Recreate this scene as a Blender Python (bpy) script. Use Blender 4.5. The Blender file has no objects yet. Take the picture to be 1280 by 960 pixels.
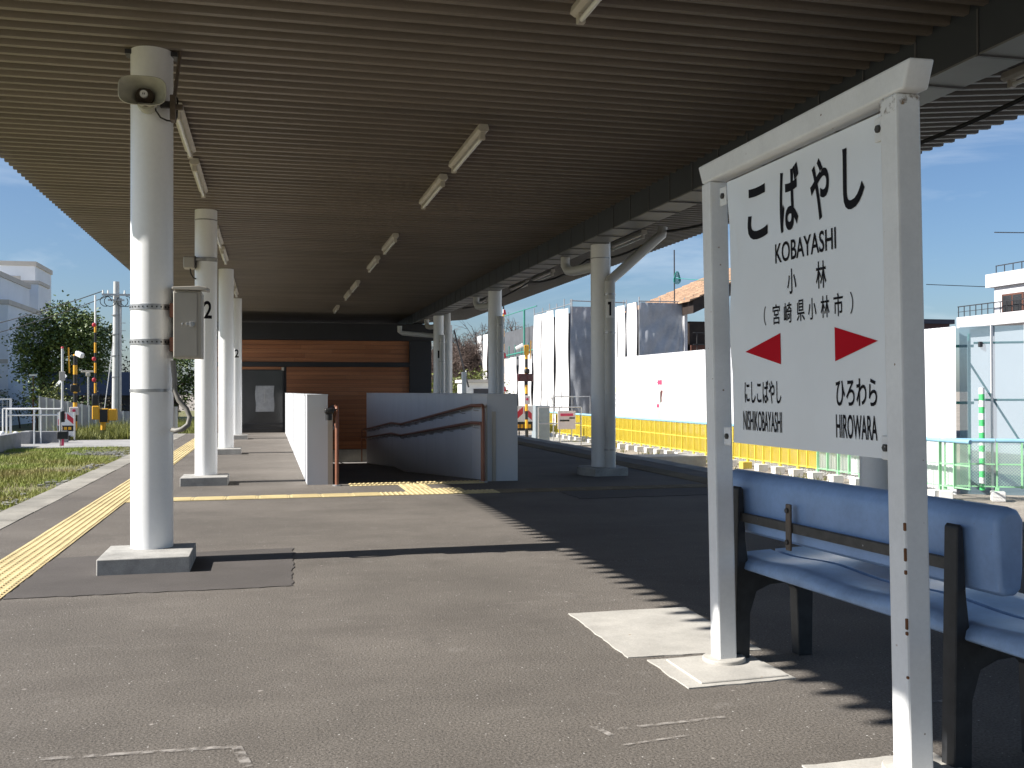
import bpy, bmesh, math, random
from mathutils import Vector, Matrix
random.seed(7)
sc = bpy.context.scene
COL = sc.collection
R = math.radians
# ------------------------------------------------------------------ camera, sky, sun, exposure
cam = bpy.data.cameras.new('camera'); camo = bpy.data.objects.new('camera', cam); COL.objects.link(camo)
F_PX = 1258.0
cam.sensor_fit = 'HORIZONTAL'; cam.sensor_width = 36.0; cam.lens = 36.0 * F_PX / 1280.0
cam.clip_start = 0.05; cam.clip_end = 3000
yaw = math.atan(305 / F_PX); pitch = math.atan(9.2 / F_PX); roll = R(0.15)
fw = Vector((math.sin(yaw) * math.cos(pitch), math.cos(yaw) * math.cos(pitch), math.sin(pitch)))
r0 = Vector((math.cos(yaw), -math.sin(yaw), 0)); u0 = r0.cross(fw)
rt = r0 * math.cos(roll) - u0 * math.sin(roll); up = u0 * math.cos(roll) + r0 * math.sin(roll)
M = Matrix((rt, up, -fw)).transposed().to_4x4(); M.translation = Vector((0, 0, 1.03))
camo.matrix_world = M
sc.camera = camo
SUN = Vector((-1.0, -0.004, 0.757)).normalized()
world = bpy.data.worlds.new("World"); sc.world = world; world.use_nodes = True
nt = world.node_tree; nt.nodes.clear()
wo = nt.nodes.new('ShaderNodeOutputWorld'); bg = nt.nodes.new('ShaderNodeBackground'); sky = nt.nodes.new('ShaderNodeTexSky')
sky.sky_type = 'NISHITA'; sky.sun_disc = False
sky.sun_elevation = math.asin(SUN.z); sky.sun_rotation = math.atan2(SUN.x, SUN.y)
sky.altitude = 200; sky.air_density = 1.0; sky.dust_density = 1.25; sky.ozone_density = 6.0
bg.inputs['Strength'].default_value = 0.066
tc = nt.nodes.new('ShaderNodeTexCoord'); mp = nt.nodes.new('ShaderNodeMapping'); mp.inputs['Scale'].default_value = (1.6, 1.6, 6.0)
mp.inputs['Rotation'].default_value = (0.25, 0.1, 0.4)
ns = nt.nodes.new('ShaderNodeTexNoise'); ns.inputs['Scale'].default_value = 1.7; ns.inputs['Detail'].default_value = 6; ns.inputs['Roughness'].default_value = 0.6
ns.inputs['Distortion'].default_value = 0.6
cr = nt.nodes.new('ShaderNodeValToRGB'); cr.color_ramp.elements[0].position = 0.50; cr.color_ramp.elements[1].position = 0.78
cr.color_ramp.elements[1].color = (0.5, 0.5, 0.5, 1); cr.color_ramp.elements[0].color = (0, 0, 0, 1)
mx = nt.nodes.new('ShaderNodeMix'); mx.data_type = 'RGBA'; mx.inputs['B'].default_value = (7.5, 8.2, 9.0, 1)
nt.links.new(tc.outputs['Generated'], mp.inputs['Vector']); nt.links.new(mp.outputs[0], ns.inputs['Vector'])
nt.links.new(ns.outputs['Fac'], cr.inputs[0]); nt.links.new(cr.outputs[0], mx.inputs['Factor'])
nt.links.new(sky.outputs[0], mx.inputs['A']); nt.links.new(mx.outputs['Result'], bg.inputs['Color']); nt.links.new(bg.outputs[0], wo.inputs['Surface'])
sl = bpy.data.lights.new('sun', 'SUN'); so = bpy.data.objects.new('sun', sl); COL.objects.link(so)
sl.energy = 5.0; sl.angle = R(0.5); sl.color = (1.0, 0.955, 0.89)
so.rotation_euler = (-SUN).to_track_quat('-Z', 'Y').to_euler(); so.location = (-30, -5, 30)
sc.view_settings.view_transform = 'Standard'; sc.view_settings.look = 'None'; sc.view_settings.exposure = 0.92; sc.view_settings.gamma = 1.0
sc.cycles.max_bounces = 8; sc.cycles.transparent_max_bounces = 12

# ------------------------------------------------------------------ materials
MATS = {}
def pm(name, col, rough=0.6, var=0.12, scale=6.0, fine=0.0, fscale=120.0, bump=0.0, bscale=None, metal=0.0, spec=0.5, tint=None, spots=None, stretch=(1, 1, 1), coat=0.0, stain=False):
    """principled material: base colour with two scales of wear, optional bump and chips of another colour"""
    if name in MATS: return MATS[name]
    m = bpy.data.materials.new(name); m.use_nodes = True; n = m.node_tree; L = n.links
    b = n.nodes['Principled BSDF']; b.inputs['Roughness'].default_value = rough; b.inputs['Metallic'].default_value = metal
    b.inputs['Specular IOR Level'].default_value = spec; b.inputs['Coat Weight'].default_value = coat
    g = n.nodes.new('ShaderNodeNewGeometry'); mpn = n.nodes.new('ShaderNodeMapping'); mpn.inputs['Scale'].default_value = stretch
    L.new(g.outputs['Position'], mpn.inputs['Vector'])
    n1 = n.nodes.new('ShaderNodeTexNoise'); n1.inputs['Scale'].default_value = scale; n1.inputs['Detail'].default_value = 5; n1.inputs['Roughness'].default_value = 0.62
    L.new(mpn.outputs[0], n1.inputs['Vector'])
    mr = n.nodes.new('ShaderNodeMapRange'); mr.inputs['From Min'].default_value = 0.25; mr.inputs['From Max'].default_value = 0.75
    L.new(n1.outputs['Fac'], mr.inputs['Value'])
    t = tint or tuple(c * (1 - 2 * var) for c in col)
    mixn = n.nodes.new('ShaderNodeMix'); mixn.data_type = 'RGBA'
    mixn.inputs['A'].default_value = (*t, 1); mixn.inputs['B'].default_value = (*[min(1, c * (1 + var * 0.5)) for c in col], 1)
    L.new(mr.outputs[0], mixn.inputs['Factor']); out = mixn.outputs['Result']
    if fine:
        n2 = n.nodes.new('ShaderNodeTexNoise'); n2.inputs['Scale'].default_value = fscale; n2.inputs['Detail'].default_value = 3; n2.inputs['Roughness'].default_value = 0.7
        L.new(g.outputs['Position'], n2.inputs['Vector'])
        m2 = n.nodes.new('ShaderNodeMapRange'); m2.inputs['From Min'].default_value = 0.3; m2.inputs['From Max'].default_value = 0.7
        m2.inputs['To Min'].default_value = 1 - fine; m2.inputs['To Max'].default_value = 1 + fine
        L.new(n2.outputs['Fac'], m2.inputs['Value'])
        mul = n.nodes.new('ShaderNodeMix'); mul.data_type = 'RGBA'; mul.blend_type = 'MULTIPLY'; mul.inputs['Factor'].default_value = 1
        cc = n.nodes.new('ShaderNodeCombineColor')
        for i in range(3): L.new(m2.outputs[0], cc.inputs[i])
        L.new(out, mul.inputs['A']); L.new(cc.outputs[0], mul.inputs['B']); out = mul.outputs['Result']
    if spots:
        for (sc_, thr, colr, seed) in spots:
            v = n.nodes.new('ShaderNodeTexVoronoi'); v.inputs['Scale'].default_value = sc_; v.inputs['Randomness'].default_value = 1.0
            ad = n.nodes.new('ShaderNodeVectorMath'); ad.operation = 'ADD'; ad.inputs[1].default_value = (seed, seed * 2.3, seed * 0.7)
            L.new(g.outputs['Position'], ad.inputs[0])
            nd = n.nodes.new('ShaderNodeTexNoise'); nd.inputs['Scale'].default_value = sc_ * 2.5; L.new(g.outputs['Position'], nd.inputs['Vector'])
            sb = n.nodes.new('ShaderNodeMath'); sb.operation = 'MULTIPLY_ADD'; sb.inputs[1].default_value = 0.35; L.new(nd.outputs['Fac'], sb.inputs[0])
            L.new(ad.outputs[0], v.inputs['Vector']); L.new(v.outputs['Distance'], sb.inputs[2])
            rm = n.nodes.new('ShaderNodeMapRange'); rm.inputs['From Min'].default_value = thr + 0.175; rm.inputs['From Max'].default_value = thr + 0.125
            L.new(sb.outputs[0], rm.inputs['Value'])
            # only some of the cells carry a spot
            wn = n.nodes.new('ShaderNodeMath'); wn.operation = 'GREATER_THAN'; wn.inputs[1].default_value = 0.55
            sp = n.nodes.new('ShaderNodeSeparateColor'); L.new(v.outputs['Color'], sp.inputs[0]); L.new(sp.outputs[0], wn.inputs[0])
            mm = n.nodes.new('ShaderNodeMath'); mm.operation = 'MULTIPLY'; L.new(rm.outputs[0], mm.inputs[0]); L.new(wn.outputs[0], mm.inputs[1])
            mi = n.nodes.new('ShaderNodeMix'); mi.data_type = 'RGBA'; mi.inputs['B'].default_value = (*colr, 1)
            L.new(mm.outputs[0], mi.inputs['Factor']); L.new(out, mi.inputs['A']); out = mi.outputs['Result']
    if stain:
        # walked-on lines, old spills and pale scuffs
        for (sx, sy, s_, lo, hi, colr, amt, w_) in ((.5, 1.6, 1.1, .50, .72, (.085, .075, .066), .45, 0.0), (1.0, 1.0, 5.5, .60, .74, (.27, .25, .23), .40, 3.0), (1.4, .8, 2.6, .57, .70, (.10, .09, .08), .5, 8.0), (.35, 2.4, 3.2, .60, .72, (.23, .21, .19), .35, 5.0)):
            mp2 = n.nodes.new('ShaderNodeMapping'); mp2.inputs['Scale'].default_value = (sx, sy, 1); mp2.inputs['Location'].default_value = (w_, w_, 0); L.new(g.outputs['Position'], mp2.inputs['Vector'])
            nz = n.nodes.new('ShaderNodeTexNoise'); nz.inputs['Scale'].default_value = s_; nz.inputs['Detail'].default_value = 9; nz.inputs['Roughness'].default_value = .68; L.new(mp2.outputs[0], nz.inputs['Vector'])
            rg = n.nodes.new('ShaderNodeMapRange'); rg.inputs['From Min'].default_value = lo; rg.inputs['From Max'].default_value = hi; rg.inputs['To Max'].default_value = amt; L.new(nz.outputs['Fac'], rg.inputs['Value'])
            mi = n.nodes.new('ShaderNodeMix'); mi.data_type = 'RGBA'; mi.inputs['B'].default_value = (*colr, 1); L.new(rg.outputs[0], mi.inputs['Factor']); L.new(out, mi.inputs['A']); out = mi.outputs['Result']
    L.new(out, b.inputs['Base Color'])
    if bump:
        n3 = n.nodes.new('ShaderNodeTexNoise'); n3.inputs['Scale'].default_value = bscale or fscale; n3.inputs['Detail'].default_value = 4; n3.inputs['Roughness'].default_value = 0.7
        L.new(mpn.outputs[0], n3.inputs['Vector'])
        bp = n.nodes.new('ShaderNodeBump'); bp.inputs['Strength'].default_value = 0.6; bp.inputs['Distance'].default_value = bump
        L.new(n3.outputs['Fac'], bp.inputs['Height']); L.new(bp.outputs[0], b.inputs['Normal'])
    MATS[name] = m
    return m
WHITECHIP = (0.55, 0.53, 0.5); DARKCHIP = (0.05, 0.047, 0.045)
asphalt = pm('asphalt', (0.164, 0.147, 0.129), 0.88, 0.20, 0.7, fine=0.55, fscale=120, bump=0.009, bscale=95, spec=0.25, stain=True,
             spots=[(38, 0.10, WHITECHIP, 3.1), (55, 0.16, DARKCHIP, 9.7), (9, 0.05, (0.34, 0.31, 0.28), 5.0)])
asphalt_new = pm('asphalt_darker', (0.10, 0.090, 0.084), 0.9, 0.12, 2.5, fine=0.30, fscale=220, bump=0.006, bscale=130, spec=0.3, spots=[(60, 0.08, (0.3, 0.28, 0.26), 1.2)])
concrete = pm('concrete', (0.34, 0.33, 0.30), 0.85, 0.18, 3.0, fine=0.14, fscale=90, bump=0.003, spots=[(14, 0.08, (0.2, 0.19, 0.17), 2.2)])
coping_m = pm('coping_concrete', (0.35, 0.33, 0.285), 0.85, 0.28, 1.6, fine=0.15, fscale=70, bump=0.003, spots=[(20, 0.1, (0.22, 0.2, 0.17), 4.2)])
pad_m = pm('pad_concrete', (0.47, 0.45, 0.41), 0.8, 0.14, 5.0, fine=0.10, fscale=110, bump=0.002, spots=[(18, 0.08, (0.33, 0.27, 0.2), 1.4)])
pedestal_m = pm('pedestal_concrete', (0.41, 0.40, 0.375), 0.85, 0.22, 7.0, fine=0.15, fscale=120, bump=0.002)
white_paint = pm('white_column_paint', (0.86, 0.87, 0.87), 0.34, 0.04, 2.0, fine=0.02, fscale=40, stretch=(3, 3, 0.5), coat=0.1)
sign_paint = pm('white_sign_paint', (0.83, 0.84, 0.835), 0.42, 0.06, 5.0, fine=0.03, fscale=60, spots=[(26, 0.07, (0.2, 0.12, 0.07), 3.3), (11, 0.02, (0.28, 0.13, 0.06), 7.7)])
board_paint = pm('sign_board_enamel', (0.84, 0.875, 0.90), 0.22, 0.03, 3.0, spots=[(16, 0.03, (0.45, 0.44, 0.43), 2.0)])
rust = pm('rust', (0.20, 0.085, 0.035), 0.9, 0.3, 40)
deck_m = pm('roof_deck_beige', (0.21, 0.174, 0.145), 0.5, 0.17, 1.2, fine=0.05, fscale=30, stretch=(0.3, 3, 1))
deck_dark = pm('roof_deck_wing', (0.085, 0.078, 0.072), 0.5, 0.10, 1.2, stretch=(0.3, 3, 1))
gutter_m = pm('gutter_grey', (0.042, 0.048, 0.058), 0.5, 0.1, 2.0)
gutter_low = pm('gutter_underside', (0.17, 0.17, 0.17), 0.45, 0.1, 2.0)
pvc = pm('downpipe_grey', (0.55, 0.55, 0.53), 0.4, 0.06, 3.0)
steel_dark = pm('dark_steel', (0.05, 0.05, 0.055), 0.5, 0.2, 10, metal=0.3)
galv = pm('galvanised_steel', (0.5, 0.5, 0.5), 0.42, 0.12, 14, metal=0.6)
stainless = pm('band_steel', (0.42, 0.42, 0.42), 0.35, 0.2, 20, metal=0.7)
tactile_shaded = pm('tactile_shaded', (0.24, 0.185, 0.115), 0.8, 0.2, 2.4, fine=0.15, fscale=90)  # browner copy of the tactile yellow: canopy shade put into the tile colour
tactile_m = pm('tactile_yellow', (0.64, 0.515, 0.265), 0.7, 0.16, 2.4, fine=0.12, fscale=90)
siding = pm('ramp_wall_siding', (0.60, 0.615, 0.64), 0.40, 0.05, 2.0, stretch=(1, 1, 0.3))
stainless_plate = pm('kick_plate', (0.42, 0.38, 0.33), 0.35, 0.1, 5, metal=0.5, stretch=(1, 1, 0.2))
rail_brown = pm('handrail_brown', (0.22, 0.085, 0.045), 0.45, 0.12, 12)
wood = pm('wood_cladding', (0.41, 0.162, 0.07), 0.5, 0.20, 2.2, fine=0.12, fscale=40, stretch=(0.25, 1, 6))
wood_b = pm('wood_cladding_pale', (0.44, 0.18, 0.08), 0.5, 0.2, 2.2, fine=0.12, fscale=40, stretch=(0.25, 1, 6)); wood_c = pm('wood_cladding_dark', (0.38, 0.145, 0.062), 0.5, 0.2, 2.2, fine=0.12, fscale=40, stretch=(0.25, 1, 6))
black_beam = pm('black_steel_beam', (0.022, 0.022, 0.026), 0.45, 0.15, 3)
glass_dark = pm('dark_glass', (0.035, 0.037, 0.04), 0.08, 0.1, 3, spec=0.6)
blue_pl = pm('bench_blue', (0.23, 0.36, 0.60), 0.36, 0.10, 8, fine=0.05, fscale=60, spots=[(30, 0.05, (0.2, 0.25, 0.38), 1.1)])
blue_seat = pm('bench_seat_blue', (0.26, 0.38, 0.58), 0.28, 0.16, 10, fine=0.06, fscale=70)
iron = pm('bench_iron', (0.028, 0.03, 0.034), 0.5, 0.3, 25, spots=[(60, 0.05, (0.15, 0.15, 0.15), 1.9)])
bar_m = pm('bench_bar', (0.06, 0.057, 0.053), 0.55, 0.3, 25, spots=[(45, 0.1, (0.35, 0.34, 0.33), 2.9)])
ink = pm('black_lettering', (0.008, 0.008, 0.012), 0.7, 0.0, spec=0.15)
red_ink = pm('red_arrow_paint', (0.50, 0.004, 0.016), 0.7, 0.04, spec=0.12)
lamp_body = pm('lamp_body', (0.55, 0.51, 0.44), 0.45, 0.1, 8)
tube_m = pm('lamp_tube', (0.78, 0.78, 0.74), 0.25, 0.03)
horn_m = pm('horn_grey', (0.52, 0.51, 0.42), 0.5, 0.18, 9)
horn_in = pm('horn_driver', (0.10, 0.075, 0.055), 0.6, 0.2, 20)
box_m = pm('box_beige', (0.42, 0.395, 0.35), 0.5, 0.10, 4, stretch=(1, 1, 0.4))
cable_m = pm('black_cable', (0.02, 0.02, 0.02), 0.6, 0.1)
hose_m = pm('grey_hose', (0.22, 0.21, 0.19), 0.6, 0.15, 20)
greybrown = pm('grey_brown_conduit', (0.13, 0.10, 0.075), 0.6, 0.2, 20)
brown_m = pm('brown_clamp', (0.12, 0.045, 0.025), 0.6, 0.2, 20)
hoard_m = pm('white_hoarding', (0.74, 0.745, 0.76), 0.5, 0.03, 1.0, stretch=(1, 1, 0.3))
cap_blue = pm('blue_foam_rail', (0.26, 0.48, 0.62), 0.6, 0.08, 6)
fence_y = pm('yellow_fence_paint', (0.74, 0.61, 0.09), 0.5, 0.06, 4)
fence_g = pm('green_fence_paint', (0.30, 0.62, 0.34), 0.5, 0.10, 4)
mesh_g = pm('pale_green_wire', (0.42, 0.62, 0.47), 0.5, 0.08, 4)
foot_w = pm('white_foot_block', (0.72, 0.71, 0.68), 0.7, 0.12, 6)
foot_y = pm('yellow_foot_block', (0.72, 0.55, 0.10), 0.7, 0.1, 6)
pipe_green = pm('green_scaffold_pipe', (0.05, 0.26, 0.20), 0.45, 0.1, 5)
green_stripe = pm('green_sleeve', (0.08, 0.55, 0.17), 0.5, 0.05)
white_plain = pm('white_plain', (0.78, 0.78, 0.76), 0.5, 0.05, 4)
sheet_w = pm('white_sheet', (0.66, 0.65, 0.65), 0.6, 0.07, 2.5, fine=0.04, fscale=12)
sheet_g = pm('grey_sheet', (0.44, 0.46, 0.49), 0.4, 0.16, 1.5, fine=0.06, fscale=9)
net_g = pm('dark_grey_net', (0.10, 0.105, 0.115), 0.7, 0.15, 2)
tile_roof = pm('clay_roof', (0.42, 0.27, 0.17), 0.8, 0.25, 1.5, fine=0.25, fscale=12)
timber = pm('dark_timber', (0.035, 0.022, 0.016), 0.7, 0.3, 4)
timber_b = pm('brown_timber', (0.14, 0.055, 0.035), 0.7, 0.3, 4)
ymark = pm('signal_yellow', (0.75, 0.38, 0.02), 0.5, 0.06, 6)
kmark = pm('signal_black', (0.012, 0.012, 0.012), 0.5, 0.06, 6)
signal_red = pm('signal_red', (0.55, 0.03, 0.05), 0.45, 0.05)
maroon = pm('signal_maroon', (0.07, 0.012, 0.015), 0.3, 0.1)
pole_m = pm('concrete_pole', (0.52, 0.53, 0.52), 0.7, 0.08, 2)
grey_wall = pm('grey_concrete_wall', (0.30, 0.30, 0.30), 0.85, 0.18, 1.5, fine=0.1, fscale=20)
bldg_w = pm('pale_building_wall', (0.84, 0.87, 0.90), 0.8, 0.05, 0.6)
bldg_trim = pm('building_trim', (0.62, 0.57, 0.50), 0.8, 0.08, 1)
bldg_white = pm('white_building_wall', (0.54, 0.54, 0.56), 0.7, 0.03, 0.8)
roof_navy = pm('dark_house_roof', (0.045, 0.05, 0.075), 0.5, 0.2, 2)
wall_dark = pm('dark_house_wall', (0.06, 0.06, 0.07), 0.8, 0.2, 2)
brown_wall = pm('brown_house_wall', (0.08, 0.04, 0.038), 0.7, 0.15, 1)
lilac = pm('lilac_fence_sheet', (0.36, 0.36, 0.40), 0.6, 0.1, 2)
leaf_d = pm('leaf_dark_green', (0.13, 0.175, 0.05), 0.5, 0.45, 0.9, tint=(0.05, 0.08, 0.02))
leaf_m = pm('leaf_green', (0.075, 0.12, 0.028), 0.55, 0.4, 1.2, tint=(0.025, 0.045, 0.012))
leaf_y = pm('leaf_yellow_green', (0.17, 0.19, 0.04), 0.6, 0.4, 1.5, tint=(0.06, 0.08, 0.02))
leaf_b = pm('leaf_brownish', (0.10, 0.075, 0.04), 0.7, 0.4, 1.2, tint=(0.03, 0.03, 0.018))
twig_m = pm('bare_twig', (0.17, 0.125, 0.105), 0.85, 0.3, 1.5)
bark_m = pm('bark', (0.07, 0.055, 0.042), 0.9, 0.3, 6)
grass_m = pm('grass_blade', (0.19, 0.28, 0.03), 0.7, 0.35, 0.45, tint=(0.26, 0.19, 0.07))
tallgrass_m = pm('tall_grass', (0.26, 0.27, 0.05), 0.7, 0.35, 0.7, tint=(0.13, 0.14, 0.04))
soil = pm('grassy_soil', (0.13, 0.15, 0.04), 0.95, 0.3, 0.5, fine=0.3, fscale=8, bump=0.03, bscale=6, tint=(0.17, 0.13, 0.075))
gravel = pm('track_gravel', (0.34, 0.30, 0.25), 0.95, 0.2, 0.8, fine=0.35, fscale=18, bump=0.03, bscale=22, spots=[(3.0, 0.14, (0.14, 0.15, 0.07), 3.0), (9, 0.12, (0.12, 0.1, 0.09), 7.0)])
road_m = pm('road_concrete', (0.37, 0.36, 0.34), 0.85, 0.15, 1.0, fine=0.12, fscale=10)
ramp_m = pm('ramp_surface', (0.16, 0.148, 0.14), 0.9, 0.12, 1.2, fine=0.2, fscale=120, bump=0.003)
rail_steel = pm('rail_steel', (0.17, 0.11, 0.08), 0.5, 0.2, 10, metal=0.5)
skin_poster = pm('poster_pale', (0.70, 0.62, 0.60), 0.6, 0.05)
poster_hair = pm('poster_dark_hair', (0.10, 0.03, 0.03), 0.6, 0.1)
poster_mint = pm('poster_mint', (0.45, 0.68, 0.60), 0.6, 0.1, 20)
poster_red = pm('poster_red', (0.62, 0.05, 0.12), 0.6, 0.05)
poster_grey = pm('poster_grey_text', (0.42, 0.42, 0.42), 0.6, 0.2, 30)
poster_lime = pm('poster_lime', (0.66, 0.72, 0.42), 0.6, 0.05)
poster_sand = pm('poster_sand', (0.66, 0.58, 0.44), 0.6, 0.2, 20)
paper = pm('paper', (0.42, 0.43, 0.45), 0.6, 0.2, 9)
teal = pm('teal_rope', (0.02, 0.28, 0.24), 0.6, 0.1)
grey_steel = pm('grey_cabinet', (0.27, 0.31, 0.33), 0.5, 0.08, 4)
solar_m = pm('solar_panel_back', (0.45, 0.47, 0.5), 0.4, 0.1, 5)
def clear_sheet():
    m = bpy.data.materials.new('clear_sheet'); m.use_nodes = True; n = m.node_tree; L = n.links
    b = n.nodes['Principled BSDF']; b.inputs['Base Color'].default_value = (0.20, 0.29, 0.34, 1); b.inputs['Roughness'].default_value = 0.12
    b.inputs['Specular IOR Level'].default_value = 0.6
    t = n.nodes.new('ShaderNodeBsdfTransparent'); t.inputs[0].default_value = (0.85, 0.92, 0.97, 1)
    mi = n.nodes.new('ShaderNodeMixShader'); mi.inputs[0].default_value = 0.60
    o = n.nodes['Material Output']; L.new(t.outputs[0], mi.inputs[1]); L.new(b.outputs[0], mi.inputs[2]); L.new(mi.outputs[0], o.inputs['Surface'])
    return m
clear_m = clear_sheet()
def worn_mark():
    m = bpy.data.materials.new('worn_white_mark'); m.use_nodes = True; n = m.node_tree; L = n.links
    b = n.nodes['Principled BSDF']; b.inputs['Base Color'].default_value = (0.42, 0.39, 0.36, 1); b.inputs['Roughness'].default_value = 0.9
    g = n.nodes.new('ShaderNodeNewGeometry'); nz = n.nodes.new('ShaderNodeTexNoise'); nz.inputs['Scale'].default_value = 28; nz.inputs['Detail'].default_value = 5
    L.new(g.outputs['Position'], nz.inputs['Vector'])
    r = n.nodes.new('ShaderNodeMapRange'); r.inputs['From Min'].default_value = 0.40; r.inputs['From Max'].default_value = 0.80; L.new(nz.outputs['Fac'], r.inputs['Value'])
    t = n.nodes.new('ShaderNodeBsdfTransparent'); mi = n.nodes.new('ShaderNodeMixShader'); L.new(r.outputs[0], mi.inputs[0])
    o = n.nodes['Material Output']; L.new(t.outputs[0], mi.inputs[1]); L.new(b.outputs[0], mi.inputs[2]); L.new(mi.outputs[0], o.inputs['Surface'])
    return m
mark_m = worn_mark()

# ------------------------------------------------------------------ mesh helpers
class MB:
    def __init__(s): s.v = []; s.f = []; s.mi = []; s.sm = []; s.m = 0
    def face(s, idx, smooth=False): s.f.append(idx); s.mi.append(s.m); s.sm.append(smooth)
    def quad(s, a, b, c, d):
        i = len(s.v); s.v += [tuple(a), tuple(b), tuple(c), tuple(d)]; s.face((i, i + 1, i + 2, i + 3)); return s
    def box(s, x0, x1, y0, y1, z0, z1): return s.hexa([(x0, y0, z0), (x1, y0, z0), (x1, y1, z0), (x0, y1, z0), (x0, y0, z1), (x1, y0, z1), (x1, y1, z1), (x0, y1, z1)])
    def hexa(s, p):
        i = len(s.v); s.v += [tuple(q) for q in p]
        for f in ((3, 2, 1, 0), (4, 5, 6, 7), (0, 1, 5, 4), (1, 2, 6, 5), (2, 3, 7, 6), (3, 0, 4, 7)): s.face(tuple(i + k for k in f))
        return s
    def bar(s, a, b, w, h, upv=(0, 0, 1)):
        a = Vector(a); b = Vector(b); d = (b - a).normalized(); u = Vector(upv)
        if abs(d.dot(u)) > 0.98: u = Vector((0, 1, 0))
        r = d.cross(u).normalized() * (w / 2); u = r.cross(d).normalized() * (h / 2)
        return s.hexa([a - r - u, a + r - u, b + r - u, b - r - u, a - r + u, a + r + u, b + r + u, b - r + u])
    def tube(s, path, rad, n=10, caps=True):
        path = [Vector(p) for p in path]; rings = []; prev = None
        for k, p in enumerate(path):
            d = (path[min(k + 1, len(path) - 1)] - path[max(k - 1, 0)]).normalized()
            if prev is None:
                u = Vector((0, 0, 1)) if abs(d.z) < 0.9 else Vector((1, 0, 0))
            else: u = prev
            r = d.cross(u).normalized(); u = r.cross(d).normalized(); prev = u
            rr = rad[k] if isinstance(rad, (list, tuple)) else rad
            i = len(s.v); rings.append(i)
            for j in range(n):
                a = 2 * math.pi * j / n
                s.v.append(tuple(p + r * (rr * math.cos(a)) + u * (rr * math.sin(a))))
        for k in range(len(rings) - 1):
            a, b = rings[k], rings[k + 1]
            for j in range(n): s.face((a + j, b + j, b + (j + 1) % n, a + (j + 1) % n), n > 5)
        if caps:
            s.face(tuple(rings[0] + j for j in range(n))); s.face(tuple(rings[-1] + n - 1 - j for j in range(n)))
        return s
    def cyl(s, a, b, r, n=16, r2=None): return s.tube([a, b], [r, r if r2 is None else r2], n)
    def prism(s, poly, dirv):
        """poly: list of 3-D points of a planar outline, dirv: extrusion vector"""
        n = len(poly); i = len(s.v); d = Vector(dirv)
        s.v += [tuple(p) for p in poly] + [tuple(Vector(p) + d) for p in poly]
        s.face(tuple(range(i + n - 1, i - 1, -1))); s.face(tuple(range(i + n, i + 2 * n)))
        for k in range(n): s.face((i + k, i + (k + 1) % n, i + n + (k + 1) % n, i + n + k))
        return s
    def ball(s, c, rx, ry, rz, nu=12, nv=8):
        i = len(s.v); c = Vector(c)
        for a in range(nv + 1):
            t = math.pi * a / nv
            for b in range(nu):
                p = 2 * math.pi * b / nu
                s.v.append((c.x + rx * math.sin(t) * math.cos(p), c.y + ry * math.sin(t) * math.sin(p), c.z + rz * math.cos(t)))
        for a in range(nv):
            for b in range(nu):
                q = (i + a * nu + b, i + (a + 1) * nu + b, i + (a + 1) * nu + (b + 1) % nu, i + a * nu + (b + 1) % nu)
                s.face(q, True)
        return s
    def grid(s, fn, nu, nv, smooth=True):
        i = len(s.v)
        for a in range(nu + 1):
            for b in range(nv + 1): s.v.append(tuple(fn(a / nu, b / nv)))
        for a in range(nu):
            for b in range(nv):
                q = i + a * (nv + 1) + b
                s.face((q, q + nv + 1, q + nv + 2, q + 1), smooth)
        return s
    def mesh(s, name, mats, off=(0, 0, 0), bev=0.0, seg=2):
        me = bpy.data.meshes.new(name); o = Vector(off)
        me.from_pydata([tuple(Vector(p) - o) for p in s.v], [], s.f)
        for m in (mats if isinstance(mats, (list, tuple)) else [mats]): me.materials.append(m)
        me.polygons.foreach_set('material_index', s.mi); me.polygons.foreach_set('use_smooth', s.sm)
        bm = bmesh.new(); bm.from_mesh(me)
        if len(s.f) < 20000: bmesh.ops.recalc_face_normals(bm, faces=bm.faces)
        if bev:
            es = [e for e in bm.edges if len(e.link_faces) == 2 and e.calc_face_angle(0) > 0.6]
            bmesh.ops.bevel(bm, geom=es, offset=bev, segments=seg, affect='EDGES', profile=0.5)
            for f in bm.faces: f.smooth = True if seg > 1 and f.calc_area() < bev * 3 * 0.2 else f.smooth
        bm.to_mesh(me); bm.free(); me.update()
        if any(s.sm): me.set_sharp_from_angle(angle=R(42))
        return me
    def build(s, name, mats, parent=None, world=True, bev=0.0, seg=2, label=None):
        off = parent.location if (parent is not None and world) else (0, 0, 0)
        if parent is not None and world and parent.parent is not None: off = Vector(parent.location) + Vector(parent.parent.location)
        o = bpy.data.objects.new(name, s.mesh(name, mats, off, bev, seg)); COL.objects.link(o)
        if parent is not None: o.parent = parent
        if label: o['label'] = label
        return o
def thing(name, label, cat, loc=(0, 0, 0), group=None, rz=0.0):
    o = bpy.data.objects.new(name, None); COL.objects.link(o); o.location = loc; o.rotation_euler = (0, 0, rz); o.empty_display_size = 0.1
    o['label'] = label; o['category'] = cat
    if group: o['group'] = group
    return o
def tag(o, label=None, cat=None, group=None, kind=None):
    if label: o['label'] = label
    if cat: o['category'] = cat
    if group: o['group'] = group
    if kind: o['kind'] = kind
    return o
def inst(name, mesh, parent=None, loc=(0, 0, 0), rz=0.0, rot=None):
    o = bpy.data.objects.new(name, mesh); COL.objects.link(o); o.location = loc; o.rotation_euler = rot or (0, 0, rz)
    if parent is not None: o.parent = parent
    return o
def kids(o): return [c for c in bpy.data.objects if c.parent == o]
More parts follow.
